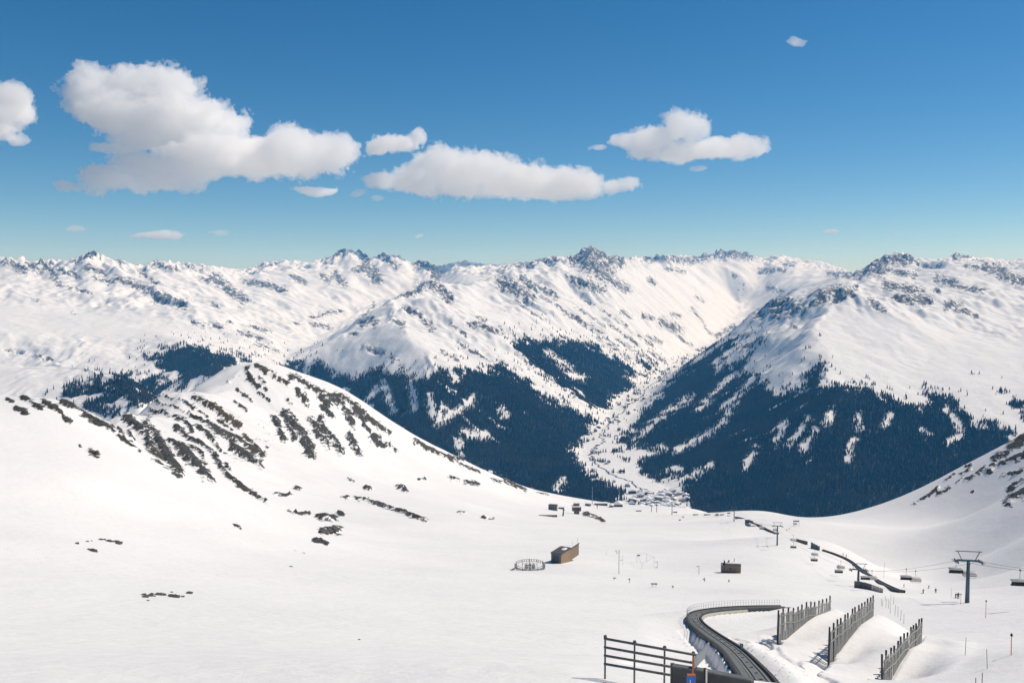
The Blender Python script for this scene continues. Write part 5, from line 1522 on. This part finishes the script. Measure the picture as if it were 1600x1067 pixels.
def ring_fence():
    c = at(828, 890, 362); c = on_ground(c)
    root = thing('precipitation_gauge', 'round double fence of slats on stilts, standing on the snow', 'gauge fence', c)
    post = MB().tube((0, 0, -0.6), (0, 0, 3.4), 0.09, None, 7).mesh('post', M['steel'])
    sl = MB().box((0, 0, 0), (0.26, 0.05, 1.1)).mesh('slat', M['greywood'])
    for R, n, z1, per in ((6.0, 12, 2.5, 6), (2.0, 8, 2.3, 2)):
        top = [Vector((R * math.cos(2 * math.pi * k / n), R * math.sin(2 * math.pi * k / n), 0)) for k in range(n)]
        for k in range(n):
            a, b = top[k], top[(k + 1) % n]
            o = link('post', post, root, a); o.scale = (1, 1, z1 / 3.4)
            rz = math.atan2((b - a).y, (b - a).x)
            for h in (z1 - 0.05, z1 - 0.9):
                MB().beam(a + Zu * h, b + Zu * h, 0.10, 0.12).build('ring_rail', M['steel'], root)
            back = (a + b).y > R * 0.6
            for q in range(per):
                if back and R > 3 and q % 2: continue
                p = a.lerp(b, (q + 0.5) / per)
                o = link('slat', sl, root, p + Zu * (z1 - (1.15 if not (back and R > 3) else 0.5))); o.rotation_euler = (0, 0, rz)
                if back and R > 3: o.scale = (1, 1, 0.5)
            MB().beam(a + Zu * 0.0, a * (1 - 1.2 / R) + Zu * (z1 - 0.9), 0.07).build('brace', M['steel'], root)
    MB().tube((0, 0, -0.4), (0, 0, 1.8), 0.12, None, 8).build('gauge_post', M['galv'], root)
    MB().tube((0, 0, 1.7), (0, 0, 2.4), 0.28, 0.22, 10).build('gauge', M['galv'], root)
    MB().beam((-6.0, -2.0, 1.2), (-8.2, -3.2, 0.3), 0.9, 0.12).build('ramp', M['greywood'], root)
ring_fence()

def instruments():
    def mast(px, py0, py1, label, arms, r=0.07, m='steel'):
        p = hit(px, py1); k = p.y / F_PX; h = (py1 - py0) * k
        root = thing('weather_mast', label, 'mast', p, 0, 'masts of the snow test field')
        MB().tube((0, 0, -0.5), (0, 0, h), r, r * 0.8, 7).build('pole', M[m], root)
        for z, w in arms:
            MB().beam((-w * k * 0.7, 0, h * z), (w * k * 0.3, 0, h * z), 0.06).build('arm', M[m], root)
            MB().box((-w * k * 0.7, 0, h * z - 0.15), (0.35, 0.3, 0.35)).build('sensor', M['galv'], root)
        return root
    mast(967, 858, 896, 'tallest dark mast on the test field, left of the wire frames', [(0.98, 7), (0.9, 5)], 0.11)
    mast(973, 866, 882, 'thin mast close beside the tallest dark mast', [(0.5, 4)], 0.05, 'galv')
    mast(1027, 876, 887, 'short mast at the far corner of the wire frame', [(0.9, 3), (0.1, 3)], 0.07)
    mast(1092, 883, 897, 'lattice mast left of the small shingled hut', [(0.95, 4)], 0.10)
    mast(984, 903, 910, 'stubby post in front of the tallest dark mast', [(0.9, 2)], 0.10)
    mast(1101, 902, 908, 'dark stubby post with a box near the small shingled hut', [(0.7, 3)], 0.16)
    mast(1052, 914, 919, 'low post at the lower edge of the test field', [(0.8, 2)], 0.08, 'galv')
    mast(1139, 905, 909, 'small dark stump in the snow below the small shingled hut', [], 0.22)
    mast(947, 859, 868, 'faint thin post left of the tallest dark mast', [], 0.04, 'galv')
    # open frame of poles and wires
    P = [hit(*q) for q in ((995, 879), (1010, 878), (1022, 886), (1003, 889))]
    o0 = P[0]; k = o0.y / F_PX
    root = thing('instrument_frame', 'spindly open frame of poles and wires on the test field', 'frame', o0)
    tops = []
    for p, hpx in zip(P, (14, 14, 16, 8)):
        t = p + Zu * (hpx * k); tops.append(t)
        MB().tube(p - o0 - Zu * 0.5, t - o0, 0.045, None, 6).build('pole', M['galv'], root)
    for a, b in ((0, 1), (1, 2), (2, 3), (3, 0)):
        MB().beam(tops[a] - o0, tops[b] - o0, 0.05).build('wire', M['galv'], root)
    MB().box((P[0] - o0) + Vector((0.8, 0, 12 * k)), (1.3, 0.4, 0.5)).build('instrument', M['steel'], root)
    q = hit(1022, 917); k = q.y / F_PX
    root = thing('snow_table', 'low grey platform on legs in the test field', 'platform', q)
    MB().box((0, 0, 5.5 * k), (10 * k, 4 * k, 1.2 * k)).build('top', M['galv'], root)
    for s in (-1, 1): MB().beam((s * 3 * k, 0, -0.4), (s * 3 * k, 0, 5 * k), 0.1).build('leg', M['galv'], root)
    q = hit(960, 906); k = q.y / F_PX
    root = thing('snow_table', 'smaller grey platform below the tallest dark mast', 'platform', q)
    MB().box((0, 0, 3.5 * k), (5 * k, 3 * k, 0.8 * k)).build('top', M['galv'], root)
    MB().beam((0, 0, -0.4), (0, 0, 3.4 * k), 0.12).build('leg', M['galv'], root)
    q = hit(1244, 821.5); k = q.y / F_PX
    root = thing('piste_board', 'grey two-legged piste board on the slope behind the slender pylon', 'sign', q)
    for s in (-1, 1): MB().beam((s * 4.6 * k, 0, -0.4), (s * 4.6 * k, 0, 9.5 * k), 0.16).build('leg', M['steel'], root)
    MB().box((0, -0.1, 7.8 * k), (9 * k, 0.1, 2.6 * k)).build('panel', M['galv'], root)
    MB().box((-1.6 * k, -0.1, 3.6 * k), (5 * k, 0.1, 2.4 * k)).build('panel', M['galv'], root)
    MB().beam((-4.6 * k, 0, 1.2 * k), (4.6 * k, 0, 1.2 * k), 0.12).build('crossbar', M['galv'], root)
instruments()

# ------------------------------------------------------------------ marker poles
def pole(px, py0, py1, label, m, knob, lean=0.0, r=0.05, group=None):
    p = hit(px, py1)
    if p is None: return
    k = p.y / F_PX; h = (py1 - py0) * k
    root = thing('marker_pole', label, 'pole', p, 0, group)
    top = Vector((lean * k, 0, h))
    MB().tube((0, 0, -0.5), top, r, r * 0.8, 7).build('shaft', M[m], root)
    if knob: MB().tube(top - Zu * 0.05, top + Zu * 0.22, 0.14, 0.10, 8).build('knob', M['black'], root)
pole(1580, 991, 1023, 'red piste pole with a dark knob at the far right', 'red', True, -0.6)
pole(1540, 938, 965, 'red piste pole with a dark knob right of the nearest pylon', 'red', True)
pole(1501, 928, 944, 'faded red piste pole left of the nearest pylon base', 'red', True)
pole(1486, 917, 935, 'thin pole among the skiers left of the nearest pylon', 'stick', False, 0, 0.03)
pole(1508, 994, 1023, 'upright thin grey stake right of the last snow fence', 'stick', False, 0.6, 0.035)
pole(1543, 1012, 1044, 'leaning thin grey stake below the red poles', 'stick', False, -2.5, 0.035)
pole(1524, 1057, 1080, 'short stake at the bottom edge, left one of a close pair', 'stick', False, 0, 0.035)
pole(1534, 1049, 1080, 'taller stake at the bottom edge, right one of a close pair', 'stick', False, 0, 0.035)
pole(1381, 878, 903, 'tall thin pole with a forked top right of the second pylon', 'stick', False, 0, 0.06)
for i, (x, a, b, ln) in enumerate(((1377,934,946,.3),(1379,937,947,-.4),(1384,934,949,.5),(1388,935,950,.2),(1391,938,958,-.6),(1396,930,944,.4),(1398,944,962,1.),(1403,946,964,-.3),(1407,952,969,.8),(1412,958,974,.2),(1383,930,938,.2),(1392,928,938,0.))):
    pole(x, a, b, 'thin bare stake in the loose cluster above the last two snow fences', 'stick', False, ln, 0.04, 'cluster of thin stakes')

# ------------------------------------------------------------------ skiers
def skier(px, py, label, jacket, face, lean=0.12, scale=1.0):
    p = hit(px, py)
    if p is None: return
    root = thing('person', label, 'person', p, face)
    # one continuous skinned body: knees bent, arms forward holding poles
    J = {'pelvis': (0, 0, .92), 'chest': (0, -.10, 1.25), 'neck': (0, -.16, 1.46), 'head': (0, -.19, 1.62), 'crown': (0, -.18, 1.74)}
    for s, n in ((-1, 'l'), (1, 'r')):
        J['hip' + n] = (.11 * s, 0, .88); J['knee' + n] = (.14 * s, -.16, .50); J['ankle' + n] = (.14 * s, .02, .10); J['toe' + n] = (.14 * s, -.20, .06)
        J['sh' + n] = (.21 * s, -.12, 1.38); J['el' + n] = (.32 * s, -.16, 1.12); J['hand' + n] = (.30 * s, -.42, 1.06)
    E = [('pelvis', 'chest'), ('chest', 'neck'), ('neck', 'head'), ('head', 'crown')]
    for n in 'lr': E += [('pelvis', 'hip' + n), ('hip' + n, 'knee' + n), ('knee' + n, 'ankle' + n), ('ankle' + n, 'toe' + n), ('chest', 'sh' + n), ('sh' + n, 'el' + n), ('el' + n, 'hand' + n)]
    R = {'pelvis': .17, 'chest': .19, 'neck': .07, 'head': .11, 'crown': .09, 'hip': .12, 'knee': .085, 'ankle': .07, 'toe': .06, 'sh': .09, 'el': .065, 'hand': .05}
    ks = list(J); me = bpy.data.meshes.new('body')
    me.from_pydata([J[k] for k in ks], [(ks.index(a), ks.index(b)) for a, b in E], [])
    me.materials.append(M[jacket])
    o = link('body', me, root)
    md = o.modifiers.new('skin', 'SKIN')
    if not me.skin_vertices: me.skin_vertices.new() if hasattr(me.skin_vertices, 'new') else None
    if me.skin_vertices:
        for i, k in enumerate(ks):
            r = R.get(k, R.get(k[:-1], .07)); me.skin_vertices[0].data[i].radius = (r, r)
        me.skin_vertices[0].data[0].use_root = True
    sd = o.modifiers.new('sub', 'SUBSURF'); sd.levels = 1; sd.render_levels = 1
    MB().box((0, -.285, 1.63), (.13, .02, .10)).build('face', M['skin'], root)
    for s in (-1, 1):
        MB().box((.14 * s, -.15, .02), (.09, 1.65, .025)).build('ski', M['black'], root)
        MB().tube((.30 * s, -.44, 1.10), (.42 * s, .15, .02), .012, None, 5).build('ski_pole', M['galv'], root)
for a in ((1442,927,'skier in dark clothes, leftmost of the trio near the thin pole','jacket_dark',0.6),(1451,919,'skier higher up the piste than the others in its trio','jacket_blue',0.2),(1462,926,'skier leaning to one side, rightmost of the trio','jacket_dark',-0.5),
          (1493,934,'skier in dark clothes, left one of the pair by the faded red pole','jacket_dark',0.3),(1497,935,'skier in black, right one of the pair by the faded red pole','jacket_dark',-0.2),
          (1317,867.5,'skier above the track bend, left one of a pair','jacket_dark',0.4),(1322,870,'skier above the track bend, right one of a pair','jacket_red',0.1),
          (1412,917,'skier below the chairs between the two nearest pylons','jacket_dark',0.9),(1229,829,'small skier just right of the slender pylon, lower of two','jacket_dark',0.2),(1233,827,'small skier just right of the slender pylon, upper of two','jacket_blue',-0.3)):
    skier(*a)

# ------------------------------------------------------------------ rock outcrops breaking through the near snow
def rock_mesh(seed):
    bm = bmesh.new(); bmesh.ops.create_icosphere(bm, subdivisions=2, radius=1.0)
    rg = random.Random(seed); ph = [rg.uniform(0, 9) for _ in range(6)]
    for v in bm.verts:
        c = v.co.copy()
        k = 1 + 0.28 * math.sin(c.x * 4 + ph[0]) * math.sin(c.y * 5 + ph[1]) + 0.2 * math.sin(c.z * 7 + ph[2] + c.x * 3) + rg.uniform(-0.13, 0.13)
        v.co = Vector((c.x * k, c.y * k * 0.8, max(-0.4, c.z * k * 0.55)))
    me = bpy.data.meshes.new('rock'); bm.to_mesh(me); bm.free(); me.materials.append(M['rock'])
    return me
ROCKS = [rock_mesh(s) for s in range(5)]
def outcrop(items, label):
    P3 = [hit(x, y) for x, y, w in items]
    o0 = P3[0]; root = thing('rock_outcrop', label, 'rock', o0)
    for q, (x, y, w) in zip(P3, items):
        k = q.y / F_PX
        o = link('rock', random.choice(ROCKS), root, q - o0 + Zu * (0.04 * w * k))
        o.scale = (w * k * 0.6, w * k * random.uniform(0.6, 1.1), w * k * random.uniform(0.40, 0.62)); o.rotation_euler = (0, 0.0, random.uniform(-0.35, 0.35))
def scat(poly, n, w0, w1, seed):
    rg = random.Random(seed); out = []
    for _ in range(n):
        t = rg.random() * (len(poly) - 1); i = int(t); f = t - i
        x = poly[i][0] + (poly[i + 1][0] - poly[i][0]) * f; y = poly[i][1] + (poly[i + 1][1] - poly[i][1]) * f
        out.append((x + rg.uniform(-2, 2), y + rg.uniform(-2.2, 2.2), rg.uniform(w0, w1)))
    return out
outcrop(scat([(224,931),(245,929),(262,929),(284,934)], 30, 4, 10, 1) + [(296,927,9), (231,938,4), (268,925,4)], 'longest strip of dark rocks in the left foreground snow')
outcrop(scat([(158,843),(172,845),(187,849)], 12, 4, 9, 2), 'slim strip of dark rock above the small rocks on the left slope')
outcrop([(141,859,8), (146,861,9), (150,862,5), (138,858,4)], 'small clump of rock below the slim strip on the left slope')
outcrop([(120,849,6), (136,846,4), (143,845,3)], 'few scattered stones left of the slim rock strip')
outcrop([(147,707,11), (143,706,8), (151,709,6)], 'single dark boulder group high on the left snow shoulder')
outcrop(scat([(506,832),(516,829),(527,827)], 12, 6, 13, 5), 'compact dark rock knob in the middle of the bowl')
outcrop(scat([(494,842),(508,846)], 7, 4, 8, 6), 'narrow rock just below the compact rock knob')
outcrop([(561,999,4)], 'tiny lone stone on the smooth foreground snow')

# ------------------------------------------------------------------ station on the knoll
def box_house(root, c, s, rz, wall, roof_m, win=0, overhang=0.6, gable=0.0, name='wall'):
    ax = (Vector((math.cos(rz), math.sin(rz), 0)), Vector((-math.sin(rz), math.cos(rz), 0)), Zu)
    c = Vector(c)
    MB().box(c + Zu * (s[2] / 2 - 1), (s[0], s[1], s[2] + 2), ax).build(name, M[wall], root)
    zt = s[2]
    if gable:
        v = []
        for y in (-1, 1):
            for x, z in ((-1, 0), (1, 0), (0, 1)):
                v.append(c + ax[0] * (x * (s[0] / 2 + overhang)) + ax[1] * (y * (s[1] / 2 + overhang)) + Zu * (zt + z * gable))
        MB().add(v, [(0, 1, 2), (5, 4, 3), (0, 3, 4, 1), (1, 4, 5, 2), (2, 5, 3, 0)]).build('roof', M[roof_m], root)
    else:
        MB().box(c + Zu * (zt + 0.4), (s[0] + overhang, s[1] + overhang, 0.8), ax).build('roof', M[roof_m], root)
    for i in range(win):
        x = (i + 0.5) / win * s[0] - s[0] / 2
        MB().box(c + ax[0] * x - ax[1] * (s[1] / 2 + 0.05) + Zu * (s[2] * 0.55), (s[0] / win * 0.6, 0.12, s[2] * 0.35), ax).build('window', M['glass'], root)

def station():
    def spot(px, py): 
        p = hit(px, py); return p, p.y / F_PX
    p, k = spot(864, 797)
    r = thing('station_building', 'dark slanting slatted building on the snow rim', 'building', p)
    box_house(r, (0, 0, 0), (13 * k, 9 * k, 8 * k), math.radians(-14), 'greywood', 'roof', 4)
    p, k = spot(877, 795)
    r = thing('station_building', 'low grey annex right of the slatted building', 'building', p)
    box_house(r, (0, 0, 0), (9 * k, 6 * k, 3.2 * k), 0, 'greywood', 'snow', 3)
    p, k = spot(901, 803)
    r = thing('station_building', 'two-storey station house with a snow-covered roof on the rim', 'building', p)
    box_house(r, (0, 0, 0), (8 * k, 8 * k, 7 * k), 0, 'greywood', 'roof', 2)
    box_house(r, (0, 3 * k, 7.5 * k), (14 * k, 10 * k, 4 * k), 0, 'shingle', 'snow', 5, 0.5)
    box_house(r, (0, 6 * k, 13 * k), (9.5 * k, 6 * k, 3.2 * k), 0, 'steel', 'snow', 4, 0.5)
    p, k = spot(856, 806.5)
    r = thing('retaining_wall', 'long low dark wall left of the station houses', 'wall', p)
    for i in range(6): MB().box(((i - 2.5) * 5 * k, 0, 0.7 * k), (4.8 * k, 1.2 * k, 3.4 * k)).build('panel', M['greywood'], r)
    p, k = spot(879.5, 806)
    r = thing('lamp_post', 'dark leaning post in front of the station annex', 'post', p)
    MB().tube((0, 0, -1), (1.2 * k, 0, 10 * k), 1.1, 0.8, 8).build('pole', M['steel'], r)
    MB().box((1.4 * k, 0, 10 * k), (2.5 * k, 1.2, 1.2)).build('head', M['steel'], r)
    p, k = spot(919, 790)
    r = thing('station_building', 'dark ramp building right of the two-storey station house', 'building', p)
    box_house(r, (0, 0, 0), (8 * k, 6 * k, 4 * k), math.radians(-25), 'steel', 'snow', 3)
    p, k = spot(939, 789)
    r = thing('station_building', 'long dark station hall below the tall thin mast', 'building', p)
    box_house(r, (0, 0, 0), (20 * k, 8 * k, 3.6 * k), 0, 'steel', 'snow', 7)
    p, k = spot(925.5, 787)
    r = thing('radio_mast', 'tall thin mast beside the long dark station hall', 'mast', p)
    MB().tube((0, 0, -1), (0, 0, 27 * k), 0.55, 0.3, 6).build('pole', M['galv'], r)
    for z in (12, 18, 26): MB().box((0, 0, z * k), (1.6, 1.0, 1.6)).build('antenna', M['galv'], r)
    p, k = spot(933, 795)
    r = thing('signal_post', 'short post with a box in front of the long dark hall', 'post', p)
    MB().tube((0, 0, -1), (0, 0, 5 * k), 0.5, 0.4, 6).build('pole', M['steel'], r); MB().box((0, 0, 5 * k), (2, 1.5, 1.5)).build('box', M['steel'], r)
    p, k = spot(966, 791)
    r = thing('chalet', 'brown chalet with a snowy gable roof on the knoll', 'house', p)
    box_house(r, (0, 0, 0), (13 * k, 10 * k, 4 * k), 0, 'chalet', 'snow', 5, 1.2, 4.5 * k)
    p, k = spot(955, 792)
    r = thing('chalet', 'small snow-roofed hut left of the brown chalet', 'house', p)
    box_house(r, (0, 0, 0), (6 * k, 6 * k, 3 * k), 0, 'chalet', 'snow', 2, 1.0, 2.2 * k)
    for px, py0, py1, lb, m in ((1026, 785, 800, 'far lift pylon with a T-shaped head below the town', 'steel'), (1018, 790, 799, 'shorter far lift pylon left of its T-shaped neighbour', 'steel'), (1050, 784, 804, 'far lift pylon with yellow padding at its foot', 'steel')):
        p, k = spot(px, py1)
        r = thing('lift_pylon', lb, 'lift pylon', p, 0, 'far lift pylons on the rim')
        h = (py1 - py0) * k
        MB().tube((0, 0, -1), (0, 0, h), 0.55, 0.4, 8).build('mast', M[m], r)
        MB().box((0, 0, h), (5.5 * k, 0.8, 0.8)).build('crossarm', M[m], r)
        if px == 1050: MB().tube((0, 0, -0.5), (0, 0, 4.5 * k), 0.9, None, 8).build('padding', M['yellow'], r)
    for px, py, lb in ((1067, 809, 'lone far chair beside the padded pylon'), (1062, 814, 'lone far chair lower on the slope right of the padded pylon')):
        p, k = spot(px, py)
        r = thing('lift_chair', lb, 'lift chair', p + Zu * 0.5)
        MB().box((0, 0, 1.0), (3.2 * k, 1.0, 0.9)).build('seat', M['seat'], r); MB().tube((1.2 * k, 0, 0.8), (2.2 * k, 0, 3.0 * k), 0.18, None, 6).build('hanger', M['steel'], r)
    for i, (px, py, w) in enumerate(((1087,803,7),(1105,803,9),(1120,804,6),(1128,803,5),(998,797,8),(1055,799,6))):
        p, k = spot(px, py + 1.5)
        r = thing('hut', 'low dark hut on the snow rim near the far funicular stretch', 'hut', p, 0, 'low huts along the snow rim')
        box_house(r, (0, 0, 0), (w * k, 4 * k, 1.6 * k), 0, 'chalet', 'snow', 2, 0.8)
station()

# ------------------------------------------------------------------ the town and farms on the valley floor
def valley_houses():
    protos = []
    for i, (wall, g) in enumerate((('plaster', 1), ('chalet', 1), ('plaster', 0), ('shingle', 1))):
        r = thing('house', 'house', 'house', (0, 0, -5000))
        box_house(r, (0, 0, 0), (18, 14, 10), 0, wall, 'snow', 4, 2.0, 5.0 if g else 0)
        protos.append(r)
    used = [False] * 4
    rg = random.Random(5)
    def put(x, y, sc, label, group):
        i = rg.randrange(4)
        o = protos[i] if not used[i] else copy_tree(protos[i])
        used[i] = True
        o.location = on_ground((x, y)); o.rotation_euler = (0, 0, rg.uniform(-0.6, 0.6)); o.scale = (sc * rg.uniform(0.8, 1.8), sc * rg.uniform(0.8, 1.3), sc * rg.uniform(0.8, 1.5))
        kindw = ('cream gabled house', 'dark timber gabled house', 'cream flat-roofed block', 'brown shingled gabled house')[i]
        tag(o, kindw + ' ' + label, 'house', group)
    for n in range(90):
        px = rg.choice([rg.uniform(985, 1075), rg.uniform(1000, 1060)]); py = rg.uniform(767, 797)
        p = hit(px, py, 3000)
        if p is None or p.y > 6000 or p.y < 3200: continue
        put(p.x, p.y, rg.uniform(0.9, 1.5), 'in the crowded snowy town at the valley mouth', 'town houses at the valley mouth')
    for n in range(34):
        t = rg.random(); py = 575 + t * 185
        px = np.interp(py, [575, 605, 630, 655, 680, 710, 740, 770], [1052, 1012, 985, 962, 945, 938, 955, 1000]) + rg.uniform(-22, 22)
        p = hit(px, py, 3000)
        if p is None or ground(p.x, p.y) > -900: continue
        put(p.x, p.y, rg.uniform(0.8, 1.2), 'standing alone along the snowy valley floor', 'farmhouses up the valley')
valley_houses()

def stream():
    pix = [(1003,768),(985,752),(962,744),(935,728),(922,712),(930,698),(944,690),(938,680),(950,668),(952,655),(972,645),(980,634),(1000,622),(1012,606),(1030,594),(1050,578)]
    P3 = [hit(x, y, 3000) for x, y in pix]; P3 = [p for p in P3 if p is not None]
    pts = spline(P3, 25.0)
    wob = [Vector((random.uniform(-14, 14), random.uniform(-14, 14), 0)) for _ in pts]
    pts = [on_ground(p + w) for p, w in zip(pts, wob)]
    S = across(pts); base = pts[0]
    m = MB(); m.sweep([p - base for p in pts], [(-5, -3), (5, -3), (5, 0.8), (-5, 0.8)], S)
    o = m.build('stream', M['water'], None, base); o['kind'] = 'structure'; o['label'] = 'dark stream winding along the snowy valley floor'
stream()

haze()
